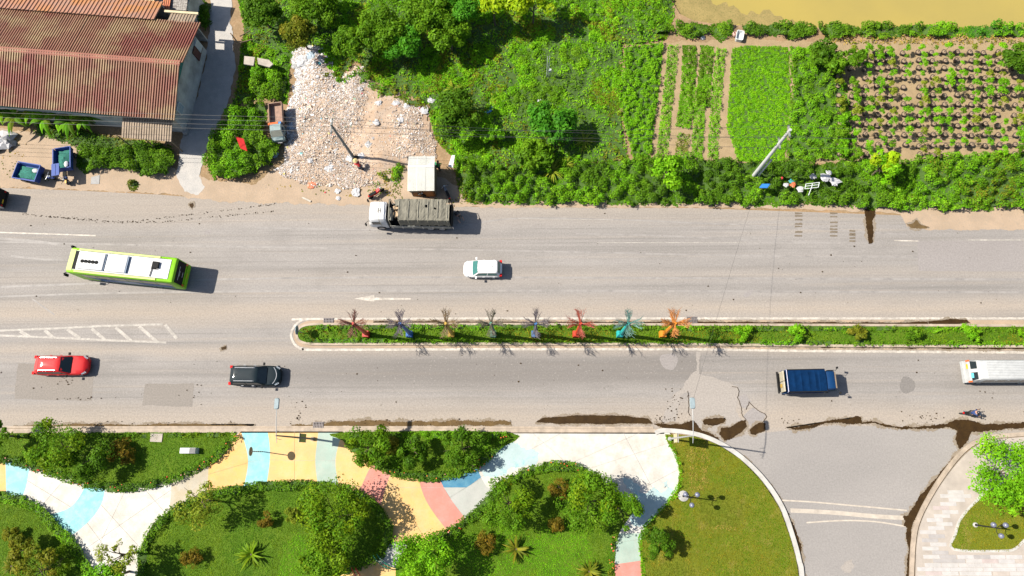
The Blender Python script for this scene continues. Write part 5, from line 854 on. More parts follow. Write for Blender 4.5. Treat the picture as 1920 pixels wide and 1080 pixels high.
for s in (1, -1):
    MB().box(((x0 + x1) / 2, s * .985, .95), (x1 - x0 + .1, .05, .5)).build('side_board', BC, bt); MB().tube([(x0, s * .97, 2.06), (x1, s * .97, 2.06)], .035, 6).build('top_rail', M_BLACK, bt)
    for x in (h - .75, -h + 1.0): wheel(bt, x, s * .82, .38, .24, s)
    MB().tube([(h - .2, s * .8, 1.9), (h + .06, s * 1.05, 1.9)], .02, 6).box((h + .08, s * 1.1, 1.75), (.08, .16, .3)).build('mirror', M_BLACK, bt); MB().box((h - .5, s * .885, 1.65), (.6, .04, .42)).build('side_window', M_GLASS, bt); MB().box((h + .0, s * .65, .8), (.05, .25, .16)).build('headlight', M_HEAD, bt)
s2 = lambda x, k, z1: [(x, y, z) for y, z in ((.85 * k, .5), (.9 * k, 1.2), (.82 * k, z1 - .15), (.7 * k, z1), (-.7 * k, z1), (-.82 * k, z1 - .15), (-.9 * k, 1.2), (-.85 * k, .5))]
MB().loft([s2(h - 1.1, 1, 2.0), s2(h - .9, 1, 2.06), s2(h - .42, 1, 2.05), s2(h - .25, .97, 1.92), s2(h - .06, .96, 1.3), s2(h, .93, 1.1)]).build('cab', BC, bt, True)
MB().add([(h - .22, -.74, 1.84), (h - .05, -.8, 1.32), (h - .05, .8, 1.32), (h - .22, .74, 1.84)], [(0, 1, 2, 3)]).build('windscreen', M_GLASS, bt); MB().box((h - .27, 0, 1.97), (.1, 1.4, .06)).build('visor', mat('brown_visor', (.2, .15, .1), .6), bt)
MB().box((-h + .22, .46, 1.45), (.1, .86, 1.25), ry=-.12).box((-h + .22, -.46, 1.45), (.1, .86, 1.25), ry=-.12).build('tailgate', CRM, bt); MB().box((-h + .14, -.35, 1.3), (.03, .3, .6), ry=-.12).build('rust_stain', mat('ochre_rust', (.4, .25, .03), .8), bt)
MB().tube([(x0 - .02, -.98, 2.0), (x0 - .02, -.95, 2.2), (x0 - .02, .95, 2.2), (x0 - .02, .98, 2.0)], .035, 6).build('rear_bow', mat('lilac_steel', (.3, .32, .45), .5), bt); MB().box((-.2, 0, .65), (L - .6, 1.6, .3)).build('chassis', M_BLACK, bt); MB().box((-h + .1, 0, .7), (.12, 1.9, .2)).build('bumper', M_BLACK, bt)
# white minibus at the right edge
f = G(1811, 697, .9); loc = (f[0] + 3.05, f[1] - .0, 0); L = 6.1; h = L / 2
mbs = thing('minibus', 'white minibus with ribbed roof cut by the right edge', 'minibus', loc, 0); VW = paint('minibus_white', (.38, .39, .39), .35, .25)
van = MB(); s3 = lambda x, k, z1, z0=.4: [(x, y, z) for y, z in ((.93 * k, z0), (.99 * k, 1.1), (.97 * k, 1.35), (.84 * k, z1 - .08), (.76 * k, z1), (-.76 * k, z1), (-.84 * k, z1 - .08), (-.97 * k, 1.35), (-.99 * k, 1.1), (-.93 * k, z0))]
van.loft([s3(-h, .96, 1.35), s3(-h + .1, .99, 1.5), s3(-h + .38, 1, 2.2), s3(-h + .55, 1, 2.27), s3(h - 1.6, 1, 2.27), s3(h - 1.35, .99, 2.2), s3(h - .55, .97, 1.35), s3(h - .1, .92, 1.05), s3(h, .85, .8)]).build('body', VW, mbs, True)
for k in range(7): MB().box((-.35, -.66 + .22 * k, 2.285), (L - 2.7, .1, .035)).build('roof_rib', VW, mbs)
for s in (1, -1):
    MB().add([(-h + .05, s * .5 - .34, 1.52), (-h + .05, s * .5 + .34, 1.52), (-h + .26, s * .46 + .30, 2.06), (-h + .26, s * .46 - .30, 2.06)], [(3, 2, 1, 0)]).build('rear_window', M_GLASS, mbs)
    for k in range(4): MB().add([(-h + .8 + k * 1.05, s * .975, 1.4), (-h + 1.75 + k * 1.05, s * .975, 1.4), (-h + 1.7 + k * 1.05, s * .885, 2.05), (-h + .85 + k * 1.05, s * .885, 2.05)], [(0, 1, 2, 3)]).build('side_window', M_GLASS, mbs)
    for x in (-h + 1.3, h - 1.2): wheel(mbs, x, s * .86, .36, .22, s)
    MB().box((-h + .05, s * .9, 1.25), (.14, .14, .35)).build('taillight', mat('orange_lamp', (.6, .12, .02), .3), mbs); MB().tube([(h - 1.5, s * .85, 1.9), (h - 1.3, s * 1.12, 1.9)], .025, 6).box((h - 1.3, s * 1.15, 1.85), (.12, .2, .3)).build('mirror', M_BLACK, mbs); MB().box((h - .1, s * .6, .8), (.1, .28, .2)).build('headlight', M_HEAD, mbs)
MB().add([(h - 1.28, -.82, 2.12), (h - .58, -.92, 1.38), (h - .58, .92, 1.38), (h - 1.28, .82, 2.12)], [(0, 1, 2, 3)]).build('windscreen', M_GLASS, mbs); MB().box((-h - .05, 0, .62), (.2, 1.9, .3)).build('bumper', VW, mbs); MB().box((-h - .03, .42, 1.2), (.03, .42, .2), ry=.1).build('number_plate', M_PLATE, mbs); MB().box((-h + .07, -.42, 1.62), (.02, .4, .25), ry=.36).build('sticker', mat('cyan_sticker', (.1, .45, .55), .6), mbs)
# van at the left edge
f = G(-9, 361, 2.0); L = 5.0; h = L / 2; lv_ = thing('edge_van', 'white box van cut by the left edge', 'van', (f[0] - h, f[1], 0), math.pi - .08); boxbody(MB(), -h, h - 1.3, 1.75, .5, 2.2, .06, .06).build('box_body', VW, lv_, True); boxbody(MB(), h - 1.28, h, 1.65, .4, 1.9, .15, .25).build('cab', VW, lv_, True)
MB().box((-h - .02, 0, 1.35), (.05, 1.6, 1.55)).build('rear_door', M_BLACK, lv_); MB().box((-h - .06, 0, .62), (.1, 1.6, .2)).build('bumper', M_BLACK, lv_); MB().box((-h - .06, .3, .95), (.03, .4, .15)).build('number_plate', M_PLATE, lv_)
for s in (1, -1):
    for x in (h - .9, -h + .9): wheel(lv_, x, s * .72, .33, .2, s)
    MB().box((-h - .05, s * .7, .95), (.04, .16, .2)).build('taillight', M_RED, lv_); MB().box((h - .6, s * .83, 1.5), (.6, .03, .4)).build('side_window', M_GLASS, lv_)
MB().box((h - .08, 0, 1.45), (.06, 1.4, .5)).build('windscreen', M_GLASS, lv_)
# small dump truck parked in the bushes
loc, rz, L = pose((520, 263), (516, 192), 1.3); h = L / 2
du = thing('dump_truck', 'small dump truck with empty rusty bed parked against the bushes', 'truck', loc, rz); du.scale = (.95, .84, .95); DB = mat('rusty_bed_steel', (.3, .19, .14), .85, var=.35, scale=3, bmp=.3); DC = mat('grey_green_cab_paint', (.2, .27, .27), .5, var=.3)
bx0, bx1 = -h, h - 1.75; bl = bx1 - bx0
for c, d in ((((bx0 + bx1) / 2, 0, 1.0), (bl, 1.55, .08)), (((bx0 + bx1) / 2, .76, 1.28), (bl, .07, .55)), (((bx0 + bx1) / 2, -.76, 1.28), (bl, .07, .55)), ((bx1, 0, 1.33), (.07, 1.55, .65)), ((bx0, 0, 1.25), (.07, 1.55, .5))): MB().box(c, d).build('bed_panel', DB, du)
MB().loft([[(x, y * k, z) for y, z in ((.72, .5), (.76, 1.1), (.68, z1 - .1), (.6, z1), (-.6, z1), (-.68, z1 - .1), (-.76, 1.1), (-.72, .5))] for x, k, z1 in ((h - 1.55, 1, 1.75), (h - 1.3, 1, 1.82), (h - .8, 1, 1.8), (h - .35, .98, 1.2), (h - .05, .95, 1.1), (h, .9, .9))]).build('cab', DC, du, True)
MB().add([(h - .78, -.62, 1.78), (h - .37, -.68, 1.24), (h - .37, .68, 1.24), (h - .78, .62, 1.78)], [(0, 1, 2, 3)]).build('windscreen', mat('dusty_windscreen', (.25, .25, .2), .25), du); MB().box((h + .02, 0, .65), (.12, 1.5, .25)).build('bumper', M_BLACK, du); MB().box((h + .09, .1, .7), (.03, .5, .14)).build('number_plate', M_LABELW, du)
MB().box((h - 1.68, -.25, 1.62), (.2, 1.1, .22)).ball((h - 1.68, -.75, 1.62), .15, 8, 6).build('orange_bundle', mat('orange_cloth', (.7, .12, .02), .8), du); MB().box((h - 1.68, .5, 1.6), (.2, .3, .2)).build('blue_bundle', mat('blue_cloth', (.05, .2, .5), .8), du); MB().box((0, 0, .72), (L - .3, .8, .25)).build('chassis', M_BLACK, du)
for s in (1, -1):
    for x in (h - .7, -h + .7): wheel(du, x, s * .68, .36, .22, s)
    MB().tube([(h - .5, s * .7, 1.4), (h - .2, s * .95, 1.45)], .02, 6).box((h - .18, s * .98, 1.4), (.06, .14, .24)).build('mirror', M_BLACK, du); MB().box((h - 1.0, s * .745, 1.4), (.5, .03, .32)).build('side_window', M_GLASS, du)
# motorbikes and cargo trikes
def bike(name, label, x, y, rz, col, group='motorbikes', s=1.0, lean=.0):
    t = thing(name, label, 'motorbike', (x, y, 0), rz, group); t.scale = (s, s, s); t.rotation_euler = (lean, 0, rz); pm = paint('bike_%s' % name, col, .35, .3)
    for xx in (.62, -.62): wheel(t, xx, 0, .28, .1, 1)
    MB().tube([(.62, 0, .28), (.5, 0, .75), (.42, 0, 1.02)], [.035, .03, .025], 8).tube([(.46, 0, .8), (.1, 0, .45), (-.3, 0, .42), (-.62, 0, .28)], .04, 8).build('frame', M_BLACK, t)
    MB().loft([[(.5, .08, .9), (.5, -.08, .9), (.5, -.08, .55), (.5, .08, .55)], [(.2, .15, .82), (.2, -.15, .82), (.2, -.14, .45), (.2, .14, .45)], [(-.1, .13, .72), (-.1, -.13, .72), (-.1, -.13, .4), (-.1, .13, .4)], [(-.75, .09, .82), (-.75, -.09, .82), (-.75, -.07, .6), (-.75, .07, .6)]]).build('fairing', pm, t, True)
    MB().loft([[(.05, .1, .8), (.05, -.1, .8), (.05, -.1, .72), (.05, .1, .72)], [(-.3, .14, .8), (-.3, -.14, .8), (-.3, -.13, .72), (-.3, .13, .72)], [(-.72, .11, .88), (-.72, -.11, .88), (-.72, -.1, .8), (-.72, .1, .8)]]).build('seat', M_BLACK, t)
    MB().tube([(.36, .34, 1.03), (.43, .15, 1.04), (.44, -.15, 1.04), (.36, -.34, 1.03)], .018, 6).build('handlebar', M_CHROME, t); MB().ball((.56, 0, .88), .09, 8, 6).build('headlight', M_HEAD, t); MB().box((-.8, 0, .75), (.08, .16, .1)).build('taillight', M_RED, t); MB().tube([(.0, .16, .3), (-.6, .2, .36)], [.035, .05], 8).build('exhaust', M_CHROME, t)
    for q in (1, -1): MB().tube([(.4, .24 * q, 1.03), (.36, .34 * q, 1.2)], .01, 5).ball((.36, .35 * q, 1.22), .06, 7, 5, sc=(.4, 1, .7)).build('mirror', M_BLACK, t)
    return t
rx, ry = G(1821, 775, .5); bike('ridden_motorbike', 'dark motorbike ridden along the muddy lower road edge', rx, ry, -.03, (.01, .012, .02))
b1 = G(706, 363, .3); bike('red_motorbike', 'red motorbike parked before the white lorry cab', b1[0], b1[1], .62, (.5, .01, .015))
b2_ = G(838, 362, .3); bike('grey_motorbike', 'grey motorbike parked at the right of the shed', b2_[0], b2_[1], 2.0, (.15, .16, .17)); b3 = G(783, 363, .3); bike('black_motorbike', 'dark motorbike under the shed eave', b3[0], b3[1], -.35, (.05, .05, .055))
TB = mat('blue_trike_steel', (.008, .05, .26), .7, var=.25, scale=3); M_NET = mat('green_netting', (.01, .16, .12), .9, var=.6, scale=9, bmp=1.0)
def trike(label, fpx, rpx, cabroof, sd):
    loc, rz, L = pose(fpx, rpx, .7); t = thing('cargo_trike', label, 'cargo tricycle', loc, rz, 'blue cargo tricycles'); h = L / 2; x0, x1, w = -h, h - 1.35, .72; rng = random.Random(sd)
    for c, d, rx_, ry_ in ((((x0 + x1) / 2, 0, .62), (x1 - x0, w * 2, .06), 0, 0), (((x0 + x1) / 2, w + .06, .92), (x1 - x0, .07, .62), -.2, 0), (((x0 + x1) / 2, -w - .06, .92), (x1 - x0, .07, .62), .2, 0), ((x0 - .05, 0, .9), (.07, w * 2 + .1, .58), 0, -.15), ((x1 + .03, 0, .95), (.07, w * 2 + .2, .68), 0, 0)): MB().box(c, d, rx=rx_, ry=ry_).build('bed_panel', TB, t)
    for s in (1, -1): MB().box(((x0 + x1) / 2, s * (w + .13), 1.22), (x1 - x0 + .1, .09, .07)).build('bed_rim', TB, t); wheel(t, x0 + .5, s * (w - .02), .3, .16, s)
    nm = MB(); vs = [(x0 + .1 + (x1 - x0 - .3) * i / 9, -w + .12 + (2 * w - .24) * j / 7, .75 + .22 * math.sin(math.pi * i / 9) * math.sin(math.pi * j / 7) + rng.uniform(0, .14)) for i in range(10) for j in range(8)]; nm.add(vs, [(i * 8 + j, (i + 1) * 8 + j, (i + 1) * 8 + j + 1, i * 8 + j + 1) for i in range(9) for j in range(7)]); nm.build('netted_load', M_NET, t, True)
    MB().ball((x1 - .5, .3, .95), .3, 8, 6, sc=(1.2, .8, .5)).build('sack', mat('white_sack', (.5, .5, .5), .8, var=.3, scale=6), t)
    wheel(t, h - .25, 0, .28, .12, 1); MB().tube([(h - .25, 0, .28), (h - .42, 0, .95)], .035, 7).tube([(h - .4, 0, .8), (x1 - .1, 0, .5)], .05, 7).build('frame', M_BLACK, t); MB().tube([(h - .5, .4, 1.0), (h - .42, 0, 1.03), (h - .5, -.4, 1.0)], .02, 6).build('handlebar', M_CHROME, t); MB().box((x1 + .42, 0, .75), (.5, .34, .14)).build('seat', M_BLACK, t); MB().box((h - .62, 0, .6), (.3, .22, .3)).build('engine_cover', TB, t); MB().ball((h - .3, 0, .9), .09, 8, 6).build('headlight', M_HEAD, t)
    MB().box((h - .22, 0, .62), (.42, .16, .04)).build('mudguard', mat('yellow_mudguard', (.6, .35, .05), .6) if cabroof else TB, t)
    if cabroof:
        MB().box((x1 + .35, -.25, 1.75), (1.25, .75, .05)).box((x1 + .35, -.25, 1.785), (1.1, .06, .03)).build('canopy', TB, t)
        for xx in (x1 - .1, x1 + .85): MB().tube([(xx, -.25, .6), (xx, -.25, 1.75)], .025, 6).build('canopy_post', TB, t)
trike('blue cargo tricycle loaded with green netting, left of the pair', (101, 333), (36, 322), False, 1); trike('blue cargo tricycle with blue canopy beside the long bush', (122, 343), (122, 282), True, 2)
# ------------------------------------------------------------------ rubble heap and litter
def vn(x, y, s, seed): return float(vnoise(np.array([x]), np.array([y]), s, seed)[0])
rubP = ragged(RUB, .25, .4, 6); rp = np.array(rubP); lo, hi = rp.min(0), rp.max(0); st_ = .3; gx_, gy_ = np.meshgrid(np.arange(lo[0], hi[0], st_), np.arange(lo[1], hi[1], st_), indexing='ij'); ins = inside(rubP, gx_, gy_)
def rub_z(X, Y):
    d = np.full(X.shape, 9.0)
    for i in range(0, len(RUB)):
        a, c = np.array(RUB[i]), np.array(RUB[(i + 1) % len(RUB)]); ab = c - a; tq = np.clip(((X - a[0]) * ab[0] + (Y - a[1]) * ab[1]) / (ab @ ab), 0, 1); d = np.minimum(d, np.hypot(X - a[0] - tq * ab[0], Y - a[1] - tq * ab[1]))
    return .02 + np.clip(d / 2.5, 0, 1) * (.18 + .35 * vnoise(X, Y, 2.2, 3) + .22 * vnoise(X, Y, .9, 4) + .12 * vnoise(X, Y, .45, 8))
RZm = rub_z(gx_, gy_); vs, fs, idx = [], [], {}
def rv(i, j):
    if (i, j) not in idx: idx[(i, j)] = len(vs); vs.append((gx_[i, j], gy_[i, j], RZm[i, j]))
    return idx[(i, j)]
for i in range(gx_.shape[0] - 1):
    for j in range(gx_.shape[1] - 1):
        if ins[i:i + 2, j:j + 2].all(): fs.append((rv(i, j), rv(i + 1, j), rv(i + 1, j + 1), rv(i, j + 1)))
heap = thing('rubble_heap', 'wide pale heap of rubble and rubbish beside the dump truck', 'rubble heap', (0, 0, 0)); MB().add(vs, fs).build('mound', soil_mat('rubble_dust', (.36, .25, .165), (.4, .31, .235), (.3, .21, .14), 1.3), heap, True)
rg_ = np.random.default_rng(77); nchip = 42000; cx = rg_.uniform(lo[0], hi[0], nchip * 3); cy = rg_.uniform(lo[1], hi[1], nchip * 3); k = inside(rubP, cx, cy); cx, cy = cx[k], cy[k]
cl = vnoise(cx, cy, 3.0, 21); west = np.clip((G(760, 240)[0] - cx) / 10, 0, 1); k = rg_.random(len(cx)) < np.clip(.05 + .5 * west + 1.1 * (cl - .5), .03, 1); cx, cy, west = cx[k][:nchip], cy[k][:nchip], west[k][:nchip]; cz = rub_z(cx, cy); n = len(cx)
base_c = np.array([(.38, .3, .23), (.41, .36, .31), (.35, .26, .19), (.44, .42, .39), (.3, .24, .19), (.37, .27, .2), (.22, .18, .15), (.42, .39, .37)]); cc = base_c[rg_.integers(0, 8, n)] * rg_.uniform(.75, 1.1, (n, 1)); wt_ = rg_.random(n) < np.clip((cy - G(600, 215)[1]) / 7, 0, .6) * west + .45 * np.clip((G(575, 240)[0] - cx) / 2.5, 0, 1) + .05; cc[wt_] = np.array([.46, .45, .45]) * rg_.uniform(.8, 1.1, (int(wt_.sum()), 1)); odd = rg_.random(n) < .006; cc[odd] = np.array([(.05, .3, .4), (.5, .05, .05), (.05, .3, .15), (.45, .4, .1)])[rg_.integers(0, 4, odd.sum())]
sz = np.exp(rg_.normal(-3.5, .5, (n, 3))) * np.where(rg_.random((n, 1)) < .03, 2.6, 1.0); sz[:, 2] *= .4; an = rg_.uniform(0, 6.28, n); ca, sa_ = np.cos(an), np.sin(an); V = []; tilt = rg_.normal(0, .35, (n, 2))
def corner(sx, sy, szz):
    x, y = sx * sz[:, 0], sy * sz[:, 1]; return np.stack([cx + x * ca - y * sa_, cy + x * sa_ + y * ca, cz + szz * sz[:, 2] + x * tilt[:, 0] + y * tilt[:, 1] + .02], 1)
B = [corner(*q) for q in ((-1, -1, -1), (1, -1, -1), (1, 1, -1), (-1, 1, -1), (-.8, -.9, 1), (.9, -.8, 1), (.8, .85, 1), (-.9, .8, 1))]
quads = [(4, 5, 6, 7), (0, 1, 5, 4), (1, 2, 6, 5), (2, 3, 7, 6), (3, 0, 4, 7)]
V = np.concatenate([np.stack([B[i] for i in q], 1) for q in quads], 0).reshape(-1, 3); C = np.repeat(np.tile(cc, (5, 1)), 4, axis=0)
M_CHIP, _t2, _p2 = new_mat('rubble_chips'); _a2 = _t2.nodes.new('ShaderNodeAttribute'); _a2.attribute_name = 'leaf'; _t2.links.new(_a2.outputs['Color'], _p2.inputs['Base Color']); _p2.inputs['Roughness'].default_value = .9
tag(link('chips', fast_mesh('chips', V, C, [M_CHIP]), heap), kind='stuff')
def crumple(mb, c, r, seed, flat=.35, mi=0):                      # crumpled bag or sheet
    rng = random.Random(seed); n, m = 11, 6; vs = []
    for i in range(m + 1):
        for j in range(n):
            a, q = 2 * math.pi * j / n, math.pi * i / m; rr_ = r * (1 + rng.uniform(-.5, .4)) if 0 < i < m else r; vs.append((c[0] + rr_ * math.sin(q) * math.cos(a) * rng.uniform(.8, 1.3), c[1] + rr_ * math.sin(q) * math.sin(a), max(.0, c[2] + flat * rr_ * math.cos(q))))
    return mb.add(vs, [(i * n + j, i * n + (j + 1) % n, (i + 1) * n + (j + 1) % n, (i + 1) * n + j)[::-1] for i in range(m) for j in range(n)], mi)
M_BAG = [mat('bag_%s' % n_, c, .5, var=.35, scale=7) for n_, c in (('white', (.42, .42, .43)), ('pale_blue', (.3, .38, .45)), ('blue', (.04, .25, .42)), ('red', (.5, .03, .03)), ('green', (.03, .3, .12)), ('orange', (.55, .14, .05)), ('grey', (.3, .3, .3)), ('black', (.03, .03, .035)), ('teal', (.05, .32, .34)))]
def litter(label, px, py, r, mi, seed, z=None, flat=.2, name='litter_bag', cat='litter', group=None):
    x, y = G(px, py); zz = z if z is not None else float(rub_z(np.array([x]), np.array([y]))[0]) if inside(rubP, np.array([x]), np.array([y]))[0] else .05
    r *= .85; o = crumple(MB(), (0, 0, r * flat * .5), r, seed, flat).build(name, M_BAG[mi]); o.location = (x, y, zz); return tag(o, label, cat, group)
LT = [('large crumpled white plastic sheet on the litter pile at the heap top', 572, 118, .75, 0), ('bluish plastic bag crowning the litter pile', 585, 108, .5, 1), ('white bag at the right of the litter pile', 603, 118, .45, 0), ('torn white plastic at the top of the litter pile', 580, 92, .35, 0), ('teal plastic scrap low in the litter pile', 600, 122, .22, 8), ('white strip of plastic hanging below the litter pile', 562, 135, .4, 0), ('grey plastic sheet at the left of the litter pile', 556, 125, .4, 6),
  ('white and pink bag in the middle of the heap top', 677, 172, .35, 0), ('small red scrap near the middle of the heap', 680, 180, .14, 3), ('green scrap on the heap', 668, 192, .2, 4), ('white bag pair on the right half of the heap', 712, 198, .4, 0), ('white bag by the weeds on the right of the heap', 742, 196, .4, 0), ('white bag next to the red barrel on the heap', 762, 202, .38, 0), ('red barrel lid at the upper right of the heap', 772, 197, .18, 3), ('big white foam block at the right tip of the heap', 795, 208, .5, 0), ('white plastic at the far right tip of the heap', 806, 188, .4, 0), ('pale bag above the foam block', 797, 178, .22, 1), ('teal bag left of the foam block', 792, 190, .15, 8), ('white bag in the lower right of the heap', 752, 230, .4, 0), ('white sheet beside the leaning pole', 708, 235, .35, 0), ('grey tarpaulin scrap in the centre bottom of the heap', 694, 276, .45, 6), ('white bag cluster at the pole foot', 660, 302, .45, 0), ('second white bag cluster at the pole foot', 680, 296, .38, 0), ('white sack in the lower left of the heap', 620, 318, .5, 0), ('white sack by the heap foot', 585, 305, .3, 0), ('teal scrap on the left of the heap', 568, 292, .2, 8), ('pile of bluish bags beside the dump truck', 548, 240, .5, 1), ('grey bag pile beside the dump truck bed', 541, 215, .4, 6), ('dark grey bag beside the dump truck cab', 550, 256, .4, 6), ('blue white rag in the bush below the dump truck', 516, 290, .38, 1),
  ('orange tarpaulin scrap on the dirt shoulder', 584, 347, .42, 5), ('white rag on the dirt shoulder', 633, 359, .3, 0), ('pale rag by the roadside left of the red motorbike', 668, 362, .55, 0), ('small white scrap near the road edge', 634, 372, .25, 0), ('red scrap on the dirt shoulder', 610, 361, .1, 3), ('blue bag lost in the weeds right of the round dark tree', 915, 206, .45, 2), ('white stone like sack in the weeds', 1010, 190, .42, 0), ('small white bag at the bank path left', 1318, 72, .25, 0), ('green basket by the shed corner', 818, 309, .32, 4)]
for i, (lab, x, y, r, m) in enumerate(LT): litter(lab, x, y, r, m, 900 + i, cat='litter', group='scattered litter')
RL = [('white plastic sheet thrown on the thicket', 1538, 343, .55, 0), ('second white sheet right of the frame on the thicket', 1556, 351, .5, 0), ('white upper scrap above the thicket litter', 1543, 333, .3, 0), ('grey white bag left of the thicket frame', 1515, 340, .35, 6), ('white bag in the thicket under the pole', 1467, 354, .28, 0), ('teal bag in the thicket under the pole', 1476, 347, .22, 8), ('brown orange bag in the thicket under the pole', 1479, 354, .3, 5), ('pale bags low in the thicket under the pole', 1494, 362, .35, 0), ('small red scrap in the thicket', 1459, 341, .14, 3)]
for i, (lab, x, y, r, m) in enumerate(RL): litter(lab, x, y, r, m, 960 + i, z=1.15 if x > 1500 else .95, group='litter on the thicket')
for lab, x, y, r, m, sd in (('large white plastic covered heap at the left edge', 14, 266, 1.15, 0, 1), ('blue grey plastic edge under the white heap', -2, 276, .7, 1, 2)): litter(lab, x, y, r, m, 980 + sd, z=.05, flat=.55)
def slab(name, label, cat, pts, z0, z1, m, group=None): return tag(MB().prism(GP(pts, z1), z0, z1, 0, True).build(name, m), label, cat, group)
M_SLAB = mat('bare_concrete_slab', (.36, .32, .27), .9, var=.3, scale=2)
slab('concrete_slab', 'square concrete slab beside the gravel lane', 'slab', [(458, 105), (478, 107), (475, 123), (457, 120)], 1.15, 1.3, M_SLAB, 'concrete slabs'); slab('concrete_slab', 'long concrete slab right of the square one', 'slab', [(482, 108), (504, 112), (512, 120), (505, 126), (484, 120)], 1.15, 1.28, M_SLAB, 'concrete slabs'); slab('stone_slab', 'rough stone slab in the upper left bed at the kerb', 'slab', [(282, 813), (305, 813), (303, 829), (281, 828)], .14, .22, M_SLAB)
slab('metal_cover_plate', 'grey metal plate lying on the dirt shoulder', 'plate', [(171, 332), (187, 328), (186, 345), (170, 345)], .012, .04, mat('grey_plate', (.2, .2, .2), .6)); slab('timber_plank', 'pale plank lying at the road edge', 'plank', [(565, 371), (568, 369), (583, 376), (582, 379)], .012, .1, mat('pale_plank', (.42, .38, .32), .8))
slab('white_door_panel', 'white panel leaning right of the shed', 'panel', [(840, 312), (847, 291), (853, 291), (849, 314)], .9, .96, M_WHITEP)
fl = thing('red_banner', 'small red banner standing in the rounded bush', 'banner', GV(470, 290, 0)[:2] + (0,)); fl.scale = (1.5, 1.5, 1.25); MB().add([(-.25, -.02, 1.3), (.25, -.25, 1.35), (.3, .2, 2.3), (-.2, .35, 2.35)], [(0, 1, 2, 3)]).add([(-.25, -.05, 1.28), (.25, -.28, 1.33), (.3, .17, 2.28), (-.2, .32, 2.33)], [(3, 2, 1, 0)]).build('cloth', mat('red_cloth', (.6, .015, .015), .7), fl); MB().tube([(-.27, 0, 0), (-.22, .35, 2.5)], .02, 6).build('pole', M_WOOD, fl)
bb = thing('blue_board', 'small blue board stuck in the thicket under the pole', 'board', GV(1424, 360, 0)[:2] + (0,)); MB().box((0, 0, 1.5), (.5, .06, 1.0), .9, rx=.6).build('panel', mat('blue_board_paint', (.02, .15, .5), .5), bb); MB().tube([(-.15, -.1, 0), (-.15, -.1, 1.3)], .03, 6).build('post', mat('orange_post', (.6, .25, .15), .7), bb)
fr = thing('white_metal_frame', 'white metal window frame lying on the thicket', 'frame', GV(1522, 348, 1.3)[:2] + (1.3,), .1)
for a, c in (((-.7, -.25, 0), (.55, -.25, .05)), ((-.5, .22, 0), (.75, .22, .05)), ((-.7, -.25, 0), (-.5, .22, 0)), ((.55, -.25, .05), (.75, .22, .05)), ((-.08, -.25, 0), (.12, .22, 0)), ((-.6, 0, 0), (.65, 0, .05)), ((-.1, -.25, 0), (-.45, -.9, -.1))): MB().tube([a, c], .035, 6).build('bar', M_WHITEP, fr)
tub = thing('white_tub', 'white tub on the path beside the pond bank', 'tub', GV(1385, 71, 0)[:2] + (0,), -.25); MB().loft([rring(-.32, .32, -.5, .5, z, .15) for z in (.0,)] + [rring(-.38, .38, -.56, .56, .5, .18), rring(-.32, .32, -.5, .5, .5, .15), rring(-.26, .26, -.42, .42, .15, .12)], cap=True).build('shell', M_WHITEP, tub)
jar = tag(MB().lathe((0, 0, 0), [(0, 0), (.2, 0), (.26, .25), (.2, .45), (.14, .5), (.1, .45), (.1, .2), (0, .2)], 12).build('clay_jar', mat('pink_clay', (.5, .3, .25), .7), None, True), 'pinkish clay jar left of the white tub', 'jar'); jar.location = GV(1376, 67, 0)
for lab, a, c in (('dark plank leaning at the verge of the gravel lane', (432, 62), (446, 80)), ('pale pole lying beside the leaning plank', (450, 68), (468, 58)), ('second pale pole by the leaning plank', (450, 80), (474, 74))): tag(MB().tube([GV(*a, .9), GV(*c, .5)], .06, 6).build('timber_pole', M_WOOD), lab, 'timber pole', 'timbers by the lane')
# ------------------------------------------------------------------ poles and wires
M_POLE = mat('pale_concrete_pole', (.42, .43, .42), .85, var=.25, scale=1.5, bmp=.2); M_POLE2 = mat('grey_pole', (.2, .21, .2), .8, var=.3); M_WIRE = mat('cable_black', (.03, .03, .03), .6)
p1 = GV(665, 298, 0); h1 = 7.0; P1 = thing('utility_pole', 'grey utility pole leaning over the rubble heap', 'utility pole', p1); MB().tube([(0, 0, 0), tuple(GV(620, 233, h1) - p1)], [.15, .1], 12).build('shaft', M_POLE2, P1, True); top1 = GV(620, 233, h1); MB().box(tuple(top1 - p1 - Vector((0, 0, .35))), (.12, 1.5, .1)).build('crossarm', M_POLE2, P1)
for s in (-.65, -.2, .25, .65): MB().cyl(tuple(top1 - p1 + Vector((0, s, -.2))), .05, .18, 8).build('insulator', M_WHITEP, P1)
ty_ = tag(MB().lathe((0, 0, 0), [(.16, 0), (.3, 0), (.36, .07), (.3, .15), (.16, .15), (.16, 0)], 16).build('old_tyre', M_TYRE, None, True), 'old tyre propped at the foot of the leaning pole', 'tyre'); ty_.location = GV(666, 296, .5); ty_.rotation_euler = (1.2, .3, .5)
p2 = GV(1410, 333, 0); h2 = 9.0; t2 = GV(1482, 243, h2); P2 = thing('concrete_pole', 'tall pale concrete pole rising from the roadside thicket', 'utility pole', p2); MB().tube([(0, 0, 0), tuple(t2 - p2)], [.19, .13], 12).build('shaft', M_POLE, P2, True); MB().tube([(.35, -.1, 0), tuple(GV(1446, 300, 3.8) - p2)], [.12, .09], 10).build('brace', M_POLE, P2, True)
for f in (.97, .74): MB().box(tuple((t2 - p2) * f), (.14, 1.1, .12)).build('crossarm', M_POLE2, P2)
for f in (.95, .92, .72, .70): MB().tube([tuple((t2 - p2) * f + Vector((-.22, 0, 0))), tuple((t2 - p2) * f + Vector((.22, 0, 0)))], .03, 6).build('bolt', M_BLACK, P2)
p3 = GV(1027, 143, 0); P3 = thing('lattice_post', 'short pale lattice post in the weeds', 'post', p3); h3 = 3.4
